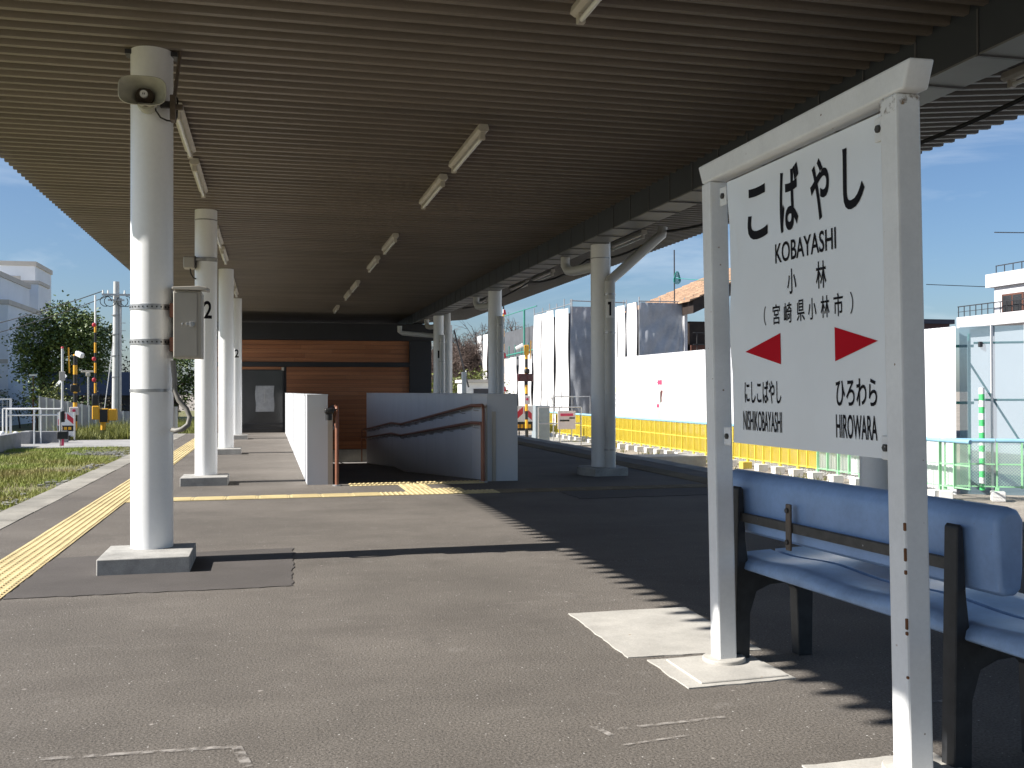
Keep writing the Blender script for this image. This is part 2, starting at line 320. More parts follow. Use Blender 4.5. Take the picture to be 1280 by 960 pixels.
def dup(root, loc, label=None, rz=None, group=None):
    r = root.copy(); COL.objects.link(r); r.location = loc
    if rz is not None: r.rotation_euler = (0, 0, rz)
    if label: r['label'] = label
    if group: r['group'] = group
    for ch in list(root.children):
        c = ch.copy(); COL.objects.link(c); c.parent = r
        for g in ch.children:
            d = g.copy(); COL.objects.link(d); d.parent = c
    return r
def glyphs(body, bold=0.0, sharp=4):
    c = bpy.data.curves.new('lettering', 'FONT'); c.body = body; c.offset = bold; c.resolution_u = sharp
    o = bpy.data.objects.new('lettering', c); COL.objects.link(o); bpy.context.view_layer.update()
    me = bpy.data.meshes.new_from_object(o.evaluated_get(bpy.context.evaluated_depsgraph_get()))
    vs = [tuple(v.co) for v in me.vertices]; fs = [tuple(p.vertices) for p in me.polygons]
    bpy.data.objects.remove(o); bpy.data.curves.remove(c); bpy.data.meshes.remove(me)
    xs = [v[0] for v in vs]; ys = [v[1] for v in vs]; x0, x1, y0, y1 = min(xs), max(xs), min(ys), max(ys)
    return [((v[0] - x0) / (x1 - x0), (v[1] - y0) / (y1 - y0)) for v in vs], fs
def put_text(mb, body, fn, bold=0.0, cuts=0):
    """fn maps (u,v) in the text's own box to a point"""
    vs, fs = glyphs(body, bold)
    if cuts:
        bm = bmesh.new(); bv = [bm.verts.new((u, v, 0)) for u, v in vs]
        for f in fs:
            try: bm.faces.new([bv[k] for k in f])
            except ValueError: pass
        for k in range(1, cuts): bmesh.ops.bisect_plane(bm, geom=bm.verts[:] + bm.edges[:] + bm.faces[:], plane_co=(k / cuts, 0, 0), plane_no=(1, 0, 0))
        bm.verts.index_update(); vs = [(v.co.x, v.co.y) for v in bm.verts]; fs = [tuple(v.index for v in f.verts) for f in bm.faces]; bm.free()
    i = len(mb.v)
    mb.v += [tuple(fn(u, v)) for u, v in vs]
    for f in fs: mb.face(tuple(i + k for k in f))

G = -1.1
# ================================================================== THE SETTING
def structure(name, mb, mats, **k):
    o = mb.build(name, mats, **k); o['kind'] = 'structure'; return o
structure('ground', MB().quad((-900, -300, G), (900, -300, G), (900, 1500, G), (-900, 1500, G)), gravel)
structure('grass_ground', MB().quad((-40, -20, G + 0.02), (-2.3, -20, G + 0.02), (-2.3, 40.4, G + 0.02), (-40, 40.4, G + 0.02))
          .quad((-40, 46.6, G + 0.02), (-1, 46.6, G + 0.02), (-1, 120, G + 0.02), (-40, 120, G + 0.02)), soil)
structure('crossing_road', MB().box(-40, 0.0, 40.5, 46.5, G - 0.3, G + 0.08).box(0, 20, 37, 46.5, G - 0.3, G + 0.06), road_m)
pl = MB().box(-1.95, 5.4, -8, 11.5, G, 0).box(-1.95, 0.42, 11.5, 26.3, G, 0).box(2.8, 5.4, 11.5, 26.3, G, 0)
platform = structure('platform', pl, asphalt)
# ramp between its two white walls
rp = MB()
prof = [(11.5, 0.0), (18.5, -0.44), (20.0, -0.46), (26.0, -0.80), (26.3, -0.80)]
for (ya, za), (yb, zb) in zip(prof, prof[1:]):
    rp.hexa([(0.42, ya, G), (2.8, ya, G), (2.8, yb, G), (0.42, yb, G), (0.42, ya, za), (2.8, ya, za), (2.8, yb, zb), (0.42, yb, zb)])
structure('ramp', rp, ramp_m)
structure('station_forecourt', MB().box(-1.95, 12, 26.3, 27.4, G - 0.1, -0.80), road_m)

# coping slabs along both platform edges
cop = MB().box(-0.148, 0.148, 0.004, 0.596, -0.3, 0.004).mesh('coping_slab', coping_m, bev=0.006, seg=1)
for side, x in ((0, -2.10), (1, 5.55)):
    for k in range(57):
        y = -8 + 0.6 * k
        inst('coping_slab', cop, platform, (x + random.uniform(-.002, .002), y, random.uniform(-.004, 0.003)))
wallface = MB().box(-2.2, -1.951, -8, 26.3, G, -0.31).box(5.401, 5.65, -8, 26.3, G, -0.31).build('platform_side_wall', concrete, platform)
# tactile tiles: raised dots and raised bars are real geometry
def dot_tile(n=6, s=0.3):
    mb = MB().box(-s / 2 + .0015, s / 2 - .0015, -s / 2 + .0015, s / 2 - .0015, -0.01, 0.006)
    st = s / n
    for a in range(n):
        for b in range(n):
            x = -s / 2 + st * (a + .5); y = -s / 2 + st * (b + .5); r = st * 0.30; r2 = st * 0.20; i = len(mb.v)
            for rr, z in ((r, 0.006), (r2, 0.0115)):
                for k in range(6): mb.v.append((x + rr * math.cos(k * math.pi / 3), y + rr * math.sin(k * math.pi / 3), z))
            for k in range(6): mb.face((i + k, i + (k + 1) % 6, i + 6 + (k + 1) % 6, i + 6 + k))
            mb.face(tuple(i + 6 + k for k in range(6)))
    return mb.mesh('tactile_tile', tactile_m)
def bar_tile(s=0.3):
    mb = MB().box(-s / 2 + .0025, s / 2 - .0025, -s / 2 + .002, s / 2 - .002, -0.01, 0.006)
    for k in range(4):
        y = -s / 2 + s / 4 * (k + .5)
        mb.hexa([(-.13, y - .017, .006), (.13, y - .017, .006), (.13, y + .017, .006), (-.13, y + .017, .006), (-.125, y - .011, .0115), (.125, y - .011, .0115), (.125, y + .011, .0115), (-.125, y + .011, .0115)])
    return mb.mesh('tactile_tile', tactile_m)
dot = dot_tile(); barm = bar_tile()
dot_shaded = dot.copy(); dot_shaded.materials[0] = tactile_shaded; bar_shaded = barm.copy(); bar_shaded.materials[0] = tactile_shaded
def tl(mesh, x, y, rz=0.0): inst('tactile_tile', mesh, platform, (x, y, random.uniform(-.001, .0015)), rz + random.uniform(-.006, .006))
for k in range(76): tl(dot, -1.445, 3.2 + .3 * k)
for k in range(8): tl(barm, -1.145 + .3 * k, 10.12)
for k in range(4): tl(dot, 1.24 + .3 * k, 10.12); tl(dot, 1.24 + .3 * k, 10.42) if k in (1, 2) else None
for k in range(8): tl(bar_shaded, 2.44 + .3 * k, 10.12)
for k in range(2): tl(barm, 1.54, 10.72 + .3 * k, math.pi / 2)
for k in range(5): tl(dot, 1.02 + .3 * k, 11.22)
for k in range(66): tl(dot_shaded, 4.86, 4.4 + .3 * k)
# darker patches and pads let into the asphalt
def ragged(poly, amp, seed, step=.035):
    rr = random.Random(seed); out = []
    for (a, b) in zip(poly, poly[1:] + poly[:1]):
        a = Vector(a); b = Vector(b); n = max(2, int((b - a).length / step)); d = (b - a).normalized(); q = Vector((-d.y, d.x, 0)); w = 0
        for k in range(n):
            w = .6 * w + rr.uniform(-amp, amp); p = a.lerp(b, k / n) + (q * w if k else Vector()); out.append((p.x, p.y, p.z))
    return out
MB().prism(ragged([(-1.28, 5.47, -.02), (.13, 5.47, -.02), (.16, 6.80, -.02), (-1.28, 6.75, -.02)], .010, 1), (0, 0, .024)).build('asphalt_patch', asphalt_new, platform)
MB().prism(ragged([(2.9, 9.2, -.02), (4.6, 9.25, -.02), (4.6, 9.93, -.02), (2.9, 9.9, -.02)], .010, 2), (0, 0, .024)).build('asphalt_patch', asphalt_new, platform)
MB().prism(ragged([(1.347, 3.67, -.03), (1.90, 3.65, -.03), (1.925, 4.455, -.03), (1.348, 4.465, -.03)], .004, 3), (0, 0, .035)).build('concrete_pad', pad_m, platform)
MB().prism(ragged([(1.41, 3.24, -.03), (1.83, 3.26, -.03), (1.82, 3.63, -.03), (1.405, 3.62, -.03)], .004, 3), (0, 0, .035)).build('concrete_pad', pad_m, platform)
MB().prism([(1.47, 3.27, .002), (1.815, 3.285, .002), (1.80, 3.60, .002), (1.47, 3.59, .002)], (0, 0, .009)).build('concrete_pad', pad_m, platform, bev=0.003, seg=1)
MB().prism(ragged([(1.42, 2.16, -.03), (1.84, 2.18, -.03), (1.83, 2.50, -.03), (1.42, 2.50, -.03)], .004, 3), (0, 0, .035)).build('concrete_pad', pad_m, platform)
mk = MB()
for a, b, w in (((1.02, 2.905), (1.40, 2.93), .018), ((.965, 2.955), (1.0, 2.84), .022), ((1.0, 2.77), (1.22, 2.80), .012), ((-.62, 3.06), (-.09, 3.03), .022), ((-.09, 3.03), (-.055, 2.86), .03), ((2.0, 5.78), (2.25, 5.76), .03), ((2.1, 2.9), (2.3, 2.92), .02)):
    d = Vector((b[0] - a[0], b[1] - a[1])); d.normalize(); q = Vector((-d.y, d.x)) * w / 2
    mk.quad((a[0] - q.x, a[1] - q.y, .004), (b[0] - q.x, b[1] - q.y, .004), (b[0] + q.x, b[1] + q.y, .004), (a[0] + q.x, a[1] + q.y, .004))
mk.build('worn_line_mark', mark_m, platform)

# ================================================================== CANOPY
canopy = thing('platform_canopy', 'long flat beige canopy of corrugated steel deck over the platform', 'canopy', (0, 0, 3.1))
PITCH, DEP = 0.157, 0.080
def deck(xa, za, xb, zb, y0, y1):
    mb = MB(); y = y0; pr = []
    while y < y1:
        pr += [(y, 0.0), (y + .042, 0.0), (y + .064, DEP), (y + .135, DEP)]; y += PITCH
    t = 0.004; i = len(mb.v)
    for (yy, dz) in pr: mb.v += [(xa, yy, za + dz), (xb, yy, zb + dz)]
    for k in range(len(pr) - 1): mb.face((i + 2 * k, i + 2 * k + 1, i + 2 * k + 3, i + 2 * k + 2))
    return mb
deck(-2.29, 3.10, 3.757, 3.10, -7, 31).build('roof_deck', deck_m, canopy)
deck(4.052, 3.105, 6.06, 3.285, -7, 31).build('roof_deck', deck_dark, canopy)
gt = MB(); gt.box(3.75, 3.765, -7, 31, 2.86, 3.21).box(4.045, 4.06, -7, 31, 2.86, 3.21)
gut = gt.build('gutter', gutter_m, canopy)
MB().box(3.75, 4.06, -7, 31, 2.848, 2.859).build('gutter_floor', gutter_low, gut)
strap_m = pm('strap_grey', (0.11, 0.11, 0.115), 0.5, 0.15, 8)
strapm = MB().box(-.008, -.001, -.006, .006, -.258, 0).box(-.008, .325, -.012, .012, -.2585, -.2525).box(.311, .323, -.006, .006, -.258, -.05).mesh('gutter_strap', strap_m)
for k in range(64): inst('gutter_strap', strapm, gut, (3.75, -3.4 + .54 * k, 0.0))
# ---------------------------------------------------------------- columns
def bandm(r, w, n=24): return MB().tube([(0, 0, -w / 2), (0, 0, w / 2)], r, n)
def column(x, y, label, pw=.25, pd=.255, top=3.1, octo=False):
    t = thing('support_column', label, 'column', (x, y, 0), 'white columns holding up the canopy')
    MB().cyl((x, y, .094), (x, y, top), .1235, 40).build('shaft', white_paint, t)
    if y < 7 and not octo: MB().box(x - .150, x + .150, y - .05, y + .05, top - .03, top - .004).build('cap_plate', steel_dark, t)
    if octo:
        pts = [(x - .30, y + .05), (x - .30, y - .16), (x - .2, y - .36), (x + .22, y - .36), (x + .27, y - .20), (x + .27, y + .26), (x - .2, y + .26)]
        MB().prism([(a, b, -.02) for a, b in pts], (0, 0, .114)).build('pedestal', pedestal_m, t, bev=.006)
    else: MB().box(x - pw, x + pw, y - pd - .18, y + pd - .18 + .02, -.02, .094).build('pedestal', pedestal_m, t, bev=.006)
    return t
def band(t, z, r=.1275, w=.02, holes=False):
    b = MB().cyl((t.location.x, t.location.y, z - w / 2), (t.location.x, t.location.y, z + w / 2), r, 40)
    o = b.build('band', stainless, t)
    if holes:
        h = MB()
        for k in range(30):
            a = 2 * math.pi * k / 30
            h.bar((t.location.x + (r + .0008) * math.cos(a - .03), t.location.y + (r + .0008) * math.sin(a - .03), z), (t.location.x + (r + .0008) * math.cos(a + .03), t.location.y + (r + .0008) * math.sin(a + .03), z), .002, .009)
        h.build('slot', kmark, o)
    return o
def number(t, ch, z0, z1, ang, hw, r=.1248):
    """digit wrapped on the shaft: ang = angle of its middle, hw = half width along the arc"""
    mb = MB(); cx, cy = t.location.x, t.location.y
    def fn(u, v):
        a = ang + (u - .5) * 2 * hw / r
        return (cx + r * math.cos(a), cy + r * math.sin(a), z0 + (z1 - z0) * v)
    put_text(mb, ch, fn, .02, 10); mb.build('number', ink, t)
FRONT = -math.pi / 2
Lcol = []
for y, lab in ((6.46, 'nearest white column on the left, with horn speaker and grey switch box'),
               (11.96, 'second white column of the left row, lettered with a large 2'), (17.62, 'third white column of the left row, without a number'), (23.06, 'fourth, farthest white column of the left row, marked 2 near the station wall')):
    c = column(-.685, y, lab, .25, .255); Lcol.append(c)
for z, h in ((1.542, 1), (1.332, 1), (1.041, 0)): band(Lcol[0], z, w=.034 if h else .018, holes=bool(h))
for z in (2.984, 2.55, 2.515): band(Lcol[1], z, w=.012)
number(Lcol[1], '2', 1.86, 2.06, FRONT + .22, .045)
number(Lcol[3], '2', 1.79, 1.97, FRONT + .15, .045)
Rcol = []
for x, y, lab in ((4.15, 6.25, 'white column behind the station sign, showing under its board'), (4.03, 11.92, 'white column of the right row with the number 1 plate and slanting pipe'),
                  (4.0, 17.8, 'white column rising behind the right ramp wall, without a number'), (3.98, 23.9, 'farthest white column of the right row, marked 1 beside the black station post')):
    c = column(x, y, lab, top=3.0, octo=True); Rcol.append(c)
# number plate and pipe fittings of the right row
def pipe_fit(c, plate=True, slant=True):
    x, y = c.location.x, c.location.y
    d = thing('downpipe', '', 'drain pipe', (x + .06, y - .17, .094), 'grey drain pipes beside the right columns')
    MB().cyl((x + .06, y - .17, .094), (x + .06, y - .17, 2.38), .066, 20).build('pipe', pvc, d)
    for z in (.31, 1.75, 2.22):
        MB().cyl((x + .06, y - .17, z - .012), (x + .06, y - .17, z + .012), .071, 20).build('clip', stainless, d)
    if slant:
        p = [(x + .06, y - .17, 2.33), (x + .075, y - .16, 2.40), (x + .2, y - .13, 2.50), (x + .72, y - .05, 2.94), (x + .80, y - .03, 3.0), (x + .82, y - .02, 3.10)]
        MB().tube(p, .062, 16).build('slanting_pipe', pvc, d)
    e = [(x - .10, y + 1.2, 2.86), (x - .10, y + 1.2, 2.74), (x - .085, y + 1.12, 2.66), (x - .06, y + .95, 2.635), (x - .02, y + .12, 2.60)]
    MB().tube(e, .062, 16).build('outlet_elbow', pvc, d)
    return d
d = pipe_fit(Rcol[1]); d['label'] = 'grey drain pipe with slanting branch beside the column numbered 1'
x, y = 4.09, 11.75
pt = MB(); n = 8
for k in range(n):
    a0 = FRONT + (k / n - .5) * 1.5 - .30; a1 = FRONT + ((k + 1) / n - .5) * 1.5 - .30; r = .0685
    pt.quad((x + r * math.cos(a0), y + r * math.sin(a0), 1.93), (x + r * math.cos(a1), y + r * math.sin(a1), 1.93), (x + r * math.cos(a1), y + r * math.sin(a1), 2.16), (x + r * math.cos(a0), y + r * math.sin(a0), 2.16))
pt.build('number_plate', white_plain, d)
nb = MB()
for a0, a1, z0, z1 in ((-.12, .22, 1.955, 2.125), (-.36, -.12, 2.09, 2.125)):
    a0 += FRONT - .30; a1 += FRONT - .30; r = .0704
    nb.quad((x + r * math.cos(a0), y + r * math.sin(a0), z0), (x + r * math.cos(a1), y + r * math.sin(a1), z0), (x + r * math.cos(a1), y + r * math.sin(a1), z1), (x + r * math.cos(a0), y + r * math.sin(a0), z1))
nb.build('number', ink, d)
band(Rcol[1], 2.68, w=.012)
d = pipe_fit(Rcol[3], slant=False); d['label'] = 'grey drain pipe beside the farthest right column'
MB().cyl((4.25, 24.3, .0), (4.25, 24.3, 2.95), .10, 16).build('pipe', pvc, d)
MB().tube([(3.06, 24.0, 2.60), (3.06, 24.0, 2.47), (3.12, 24.0, 2.43), (3.9, 24.0, 2.37)], .055, 12).build('cross_pipe', pvc, d)
number(Rcol[3], '1', 1.83, 2.01, FRONT - .08, .028)
d = pipe_fit(Rcol[2], slant=False); d['label'] = 'grey drain elbow on the column behind the ramp wall'
d = pipe_fit(Rcol[0], slant=False); d['label'] = 'grey drain pipe beside the column behind the station sign'

# ---------------------------------------------------------------- tube lights under the canopy
def light_proto(label, loc):
    t = thing('tube_light', label, 'ceiling light', loc, 'tube lights hung under the canopy')
    L2 = .66
    MB().prism([(-.035, -L2, 0), (.035, -L2, 0), (.045, -L2, -.045), (.018, -L2, -.062), (-.018, -L2, -.062), (-.045, -L2, -.045)], (0, 2 * L2, 0)).build('housing', lamp_body, t, world=False, bev=.003, seg=1)
    MB().cyl((0, -L2 + .05, -.095), (0, L2 - .05, -.095), .0145, 12).build('tube', tube_m, t, world=False)
    for s in (-1, 1): MB().box(-.022, .022, s * (L2 - .055) - .02, s * (L2 - .055) + .02, -.113, -.060).build('lamp_holder', lamp_body, t, world=False, bev=.004, seg=1)
    return t
lp = None
ORD = ['nearest', 'second', 'third', 'fourth', 'fifth', 'sixth', 'seventh', 'eighth', 'ninth', 'tenth']
def row_lights(x, z, ys, rowname, pre=0):
    global lp
    for k, yy in enumerate(ys):
        lab = '%s tube light from the camera in the %s' % (ORD[k], rowname)
        if lp is None: lp = light_proto(lab, (x, yy, z))
        else: dup(lp, (x, yy, z), lab)
row_lights(1.62, 3.098, [4.5, 8.25, 10.08, 13.75, 15.98, 19.4, 21.2, 24.9], 'middle row')
row_lights(-.63, 3.098, [8.18, 9.93, 13.6, 15.4, 19.1, 20.9], 'left row over the columns')
row_lights(4.85, 3.17, [5.15, 9.9, 13.2, 17.6, 19.4, 23.0], 'right row on the far wing')

# ---------------------------------------------------------------- cables under the right wing
def sag(pts, drop, n=10):
    out = []
    for a, b in zip(pts, pts[1:]):
        a = Vector(a); b = Vector(b)
        for k in range(n): t = k / n; p = a.lerp(b, t); p.z -= drop * 4 * t * (1 - t); out.append(p)
    out.append(Vector(pts[-1])); return out
tag(MB().tube(sag([(5.1, 5.2, 3.12), (5.0, 8.8, 3.08), (4.9, 11.9, 3.05), (4.85, 15.0, 3.08), (4.7, 18, 3.05), (4.6, 24, 3.05)], .10), .017, 8).build('hanging_cable', cable_m), 'thick black cable drooping under the right wing of the canopy', 'cable')

# ---------------------------------------------------------------- horn speaker on column
hs = thing('horn_speaker', 'weathered rectangular horn speaker on the nearest left column', 'speaker', (-.693, 6.2, 2.746))
def horn(t, sx=1.0):
    prof = [(0.0, .125, .080), (.03, .112, .068), (.07, .085, .052), (.12, .058, .040), (.17, .04, .03)]
    mb = MB(); N = 40
    def ring(dy, a, b, p=3.4):
        i = len(mb.v)
        for k in range(N):
            th = 2 * math.pi * k / N; c, s_ = math.cos(th), math.sin(th)
            mb.v.append((a * math.copysign(abs(c) ** (2 / p), c), -.16 + dy, b * math.copysign(abs(s_) ** (2 / p), s_)))
        return i
    rs = [ring(0, .131, .085), ring(-.004, .128, .082)] + [ring(d_, a, b) for d_, a, b in prof]
    for a, b in zip(rs, rs[1:]):
        for k in range(N): mb.face((a + k, a + (k + 1) % N, b + (k + 1) % N, b + k), True)
    out = [ring(0, .131, .085), ring(.05, .11, .068), ring(.12, .068, .05), ring(.2, .05, .045, 2)]
    for a, b in zip(out, out[1:]):
        for k in range(N): mb.face((a + k, b + k, b + (k + 1) % N, a + (k + 1) % N), True)
    mb.build('horn', horn_m, t, world=False)
    MB().tube([(0, -.05, 0), (0, .0, 0)], .05, 20).tube([(0, -.085, 0), (0, -.05, 0)], [.028, .045], 16).build('driver', horn_in, t, world=False)
    c = MB().tube([(0, -.098, 0), (0, -.084, 0)], [.021, .023], 16).build('phase_plug', white_plain, t, world=False)
    MB().box(-.006, -.002, -.1, -.0975, -.005, .005).box(.003, .007, -.1, -.0975, -.005, .005).build('slot', kmark, c, world=False)
    MB().cyl((0, .02, 0), (0, .12, 0), .06, 20).build('driver_case', horn_m, t, world=False)
horn(hs)
MB().box(.07, .135, .10, .125, -.02, .02).build('bracket', steel_dark, hs, world=False, bev=.003, seg=1)
MB().box(.128, .16, .06, .14, -.10, .05).box(.13, .20, .08, .11, -.03, .0).build('clamp', greybrown, hs, world=False, bev=.004, seg=1)
tag(MB().tube([(-.65, 6.24, 2.745), (-.645, 6.28, 2.70), (-.62, 6.30, 2.665), (-.585, 6.30, 2.65), (-.56, 6.31, 2.65), (-.535, 6.32, 2.66), (-.53, 6.32, 2.70), (-.545, 6.32, 2.72), (-.56, 6.32, 2.69), (-.55, 6.32, 2.655), (-.53, 6.33, 2.68), (-.525, 6.33, 2.78), (-.53, 6.34, 2.80)], .0052, 6).build('speaker_wire', cable_m), 'thin black wire looping below the horn speaker', 'wire')
tag(MB().tube([(-.553, 6.35, 2.72), (-.545, 6.36, 2.82), (-.53, 6.37, 2.95), (-.515, 6.4, 3.1)], .011, 8).build('conduit', greybrown), 'brown conduit running from the horn speaker up to the roof deck', 'conduit')
# box seen from its side on column two
sp = thing('wall_speaker', 'small beige box speaker facing left on the second left column', 'speaker', (-.86, 11.85, 2.48))
MB().box(-.92, -.80, 11.78, 11.94, 2.42, 2.55).build('case', box_m, sp, bev=.012)
MB().box(-.80, -.79, 11.80, 11.92, 2.43, 2.56).build('back_plate', steel_dark, sp)
MB().tube([(-.85, 11.85, 2.42), (-.84, 11.85, 2.36), (-.815, 11.86, 2.32), (-.79, 11.88, 2.31)], .008, 6).build('cable', cable_m, sp)
MB().box(-.79, -.56, 11.825, 11.832, 2.51, 2.545).build('strap', stainless, sp)

# ---------------------------------------------------------------- switch box on column one
bx = thing('switch_box', 'beige steel switch box with rain hood strapped to the nearest left column', 'box', (-.47, 6.44, 1.23))
MB().box(-.548, -.388, 6.30, 6.54, 1.235, 1.635).build('case', box_m, bx, bev=.004)
MB().box(-.545, -.412, 6.292, 6.299, 1.245, 1.625).build('door', box_m, bx, bev=.002, seg=1)
hd = MB().prism([(-.553, 6.26, 1.640), (-.385, 6.25, 1.637), (-.352, 6.25, 1.632), (-.352, 6.25, 1.655), (-.40, 6.25, 1.663), (-.553, 6.26, 1.655)], (0, .31, .02)).build('rain_hood', box_m, bx, bev=.003, seg=1)
MB().box(-.475, -.425, 6.280, 6.292, 1.428, 1.446).box(-.452, -.432, 6.268, 6.284, 1.42, 1.452).box(-.50, -.49, 6.286, 6.292, 1.43, 1.444).build('latch', stainless, bx, bev=.002, seg=1)
MB().box(-.574, -.5485, 6.34, 6.40, 1.48, 1.565).box(-.574, -.5485, 6.34, 6.40, 1.275, 1.36).build('mounting_bracket', brown_m, bx, bev=.003, seg=1)
tag(MB().tube([(-.555, 6.36, 1.22), (-.545, 6.36, 1.10), (-.545, 6.35, 1.04), (-.52, 6.34, .98), (-.475, 6.33, .93), (-.455, 6.32, .88), (-.465, 6.31, .835), (-.50, 6.30, .808), (-.535, 6.31, .80), (-.558, 6.35, .805)], .0155, 10).build('flexible_hose', hose_m), 'grey flexible hose curving out below the switch box', 'hose')

# ================================================================== STATION NAME SIGN
sg = thing('station_name_sign', 'white enamel station name sign in black lettering on two white posts', 'station sign', (1.675, 2.9, 0))
sg.rotation_euler = (0, -.0171, 0)
for yy in (-.5305, .6205):
    MB().box(-.036, .038, yy - .0375, yy + .0375, -.01, 1.816).build('post', sign_paint, sg, world=False, bev=.007)
    MB().tube([(0.001, yy, -.02), (0.001, yy, .026)], [.082, .080], 28).build('base_flange', pad_m, sg, world=False, bev=.003, seg=1)
MB().hexa([(-.037, -.60, 1.8165), (.039, -.60, 1.8165), (.039, .65, 1.8165), (-.037, .65, 1.8165), (-.037, -.63, 1.89), (.039, -.63, 1.89), (.039, .685, 1.89), (-.037, .685, 1.89)]).build('top_rail', sign_paint, sg, world=False, bev=.007)
def bx_(u): return .004 + .004 * math.sin(u * 9) * (1 if u > .8 else .3)
bd = MB()
def bfn(u, v):
    y = -.487 + .9955 * u; z = .840 + .958 * v
    w = .006 * math.exp(-((u - 1) / .06) ** 2) * math.sin(v * 11)
    return (.004 + w, y, z)
bd.grid(bfn, 30, 24)
i0 = len(bd.v)
bd.box(.006, .016, -.487, .5085, .8401, 1.7979)
board = bd.build('sign_board', board_paint, sg, world=False)
XT = .0025
def txt(body, ya, yb, z0, z1, bold, name='lettering'):
    mb = MB(); put_text(mb, body, lambda u, v: (XT, ya + (yb - ya) * u, z0 + (z1 - z0) * v), bold); mb.build(name, ink, board, world=False)
txt('こ', .361, .216, 1.556, 1.739, .022); txt('ば', .130, .006, 1.551, 1.765, .022); txt('や', -.064, -.172, 1.555, 1.746, .022); txt('し', -.247, -.357, 1.558, 1.742, .022)
txt('KOBAYASHI', .167, -.204, 1.455, 1.521, .012)
txt('小', .091, .033, 1.345, 1.427, .014); txt('林', -.087, -.146, 1.345, 1.429, .012)
txt('（', .255, .240, 1.253, 1.319, .0); txt('宮', .192, .144, 1.252, 1.320, .010); txt('崎', .117, .066, 1.252, 1.319, .010); txt('県', .034, -.015, 1.252, 1.321, .010)
txt('小', -.036, -.085, 1.252, 1.320, .010); txt('林', -.111, -.160, 1.253, 1.321, .010); txt('市', -.184, -.234, 1.252, 1.322, .010); txt('）', -.273, -.288, 1.254, 1.319, .0)
MB().quad((XT, .398, 1.169), (XT, .143, 1.118), (XT, .143, 1.222), (XT, .143, 1.222)).build('arrow', red_ink, board, world=False)
MB().quad((XT, -.187, 1.118), (XT, -.407, 1.169), (XT, -.187, 1.221), (XT, -.187, 1.221)).build('arrow', red_ink, board, world=False)
txt('にしこばやし', .409, .146, .986, 1.066, .014); txt('NISHIKOBAYASHI', .424, .145, .889, .959, .010)
txt('ひろわら', -.187, -.397, .984, 1.065, .016); txt('HIROWARA', -.184, -.395, .888, .959, .012)
for (yy, zz, s) in ((-.448, 1.752, 1), (-.452, .872, 1), (.538, 1.752, -1), (.542, .862, -1)):
    MB().box(-.006, .002, yy - .026, yy + .026, zz - .034, zz + .034).build('mounting_tab', sign_paint, sg, world=False, bev=.004)
    MB().cyl((-.006, yy + s * .004, zz), (-.0135, yy + s * .004, zz), .0115, 6).build('bolt', bar_m, sg, world=False, bev=.001, seg=1)
rs = MB(); rng = random.Random(3)
for (z, l) in ((.66, .022), (.58, .035), (.545, .012), (.40, .03), (.385, .01), (.27, .008)):
    MB().box(-.0362 - .0006, -.030, -.5678 - .0006, -.560, z, z + l).build('rust_streak', rust, sg, world=False, bev=.002, seg=1)
def stain_mat(name, col, lo, hi, sc_):
    m = bpy.data.materials.new(name); m.use_nodes = True; n = m.node_tree; L = n.links
    b = n.nodes['Principled BSDF']; b.inputs['Base Color'].default_value = (*col, 1); b.inputs['Roughness'].default_value = 0.9
    g = n.nodes.new('ShaderNodeNewGeometry'); nz = n.nodes.new('ShaderNodeTexNoise'); nz.inputs['Scale'].default_value = sc_; nz.inputs['Detail'].default_value = 6; L.new(g.outputs['Position'], nz.inputs['Vector'])
    q = n.nodes.new('ShaderNodeMapRange'); q.inputs['From Min'].default_value = lo; q.inputs['From Max'].default_value = hi; q.inputs['To Max'].default_value = .85; L.new(nz.outputs['Fac'], q.inputs['Value'])
    t = n.nodes.new('ShaderNodeBsdfTransparent'); mi = n.nodes.new('ShaderNodeMixShader'); L.new(q.outputs[0], mi.inputs[0])
    L.new(t.outputs[0], mi.inputs[1]); L.new(b.outputs[0], mi.inputs[2]); L.new(mi.outputs[0], n.nodes['Material Output'].inputs['Surface']); return m
rust_stain = stain_mat('rust_stain', (0.30, 0.21, 0.13), .52, .74, 55)
for pts, mm in (([(-.0368, -.575, 1.77), (-.0368, -.49, 1.77), (-.0368, -.49, 1.815), (-.0368, -.575, 1.815)], rust_stain), ([(-.034, -.5683, 1.785), (.036, -.5683, 1.785), (.036, -.5683, 1.815), (-.034, -.5683, 1.815)], rust_stain)):
    MB().quad(*pts).build('stain', mm, sg, world=False)


# ================================================================== BENCH
bn = thing('platform_bench', 'blue plastic platform bench on dark iron legs behind the station sign', 'bench', (1.82, 2.39, 0), None, R(4.0))
def rounded(y0, y1, pts, n=8, rad=.022):
    """slab along Y whose ends are rounded: pts is the XZ outline, shrunk towards its middle at both ends"""
    mb = MB(); cx = sum(p[0] for p in pts) / len(pts); cz = sum(p[1] for p in pts) / len(pts); rings = []
    st = []
    for k in range(n + 1): a = math.pi / 2 * k / n; st.append((y0 + rad * (1 - math.sin(a)), 1 - (rad / .12) * (1 - math.cos(math.pi / 2 - a)) * 1.0))
    st = [(y0 + rad * (1 - math.cos(a)), rad * (1 - math.sin(a))) for a in [math.pi / 2 * k / n for k in range(n + 1)]]
    prof = st + [(y0 + y1 - a, b) for a, b in reversed(st)]
    for yy, ins in prof:
        i = len(mb.v); rings.append(i)
        for (px, pz) in pts:
            vx, vz = cx - px, cz - pz; l = math.hypot(vx, vz)
            mb.v.append((px + vx / l * ins, yy, pz + vz / l * ins))
    N = len(pts)
    for a, b in zip(rings, rings[1:]):
        for k in range(N): mb.face((a + k, b + k, b + (k + 1) % N, a + (k + 1) % N), True)
    mb.face(tuple(rings[0] + k for k in range(N))); mb.face(tuple(rings[-1] + N - 1 - k for k in range(N)))
    return mb
BZ = .012
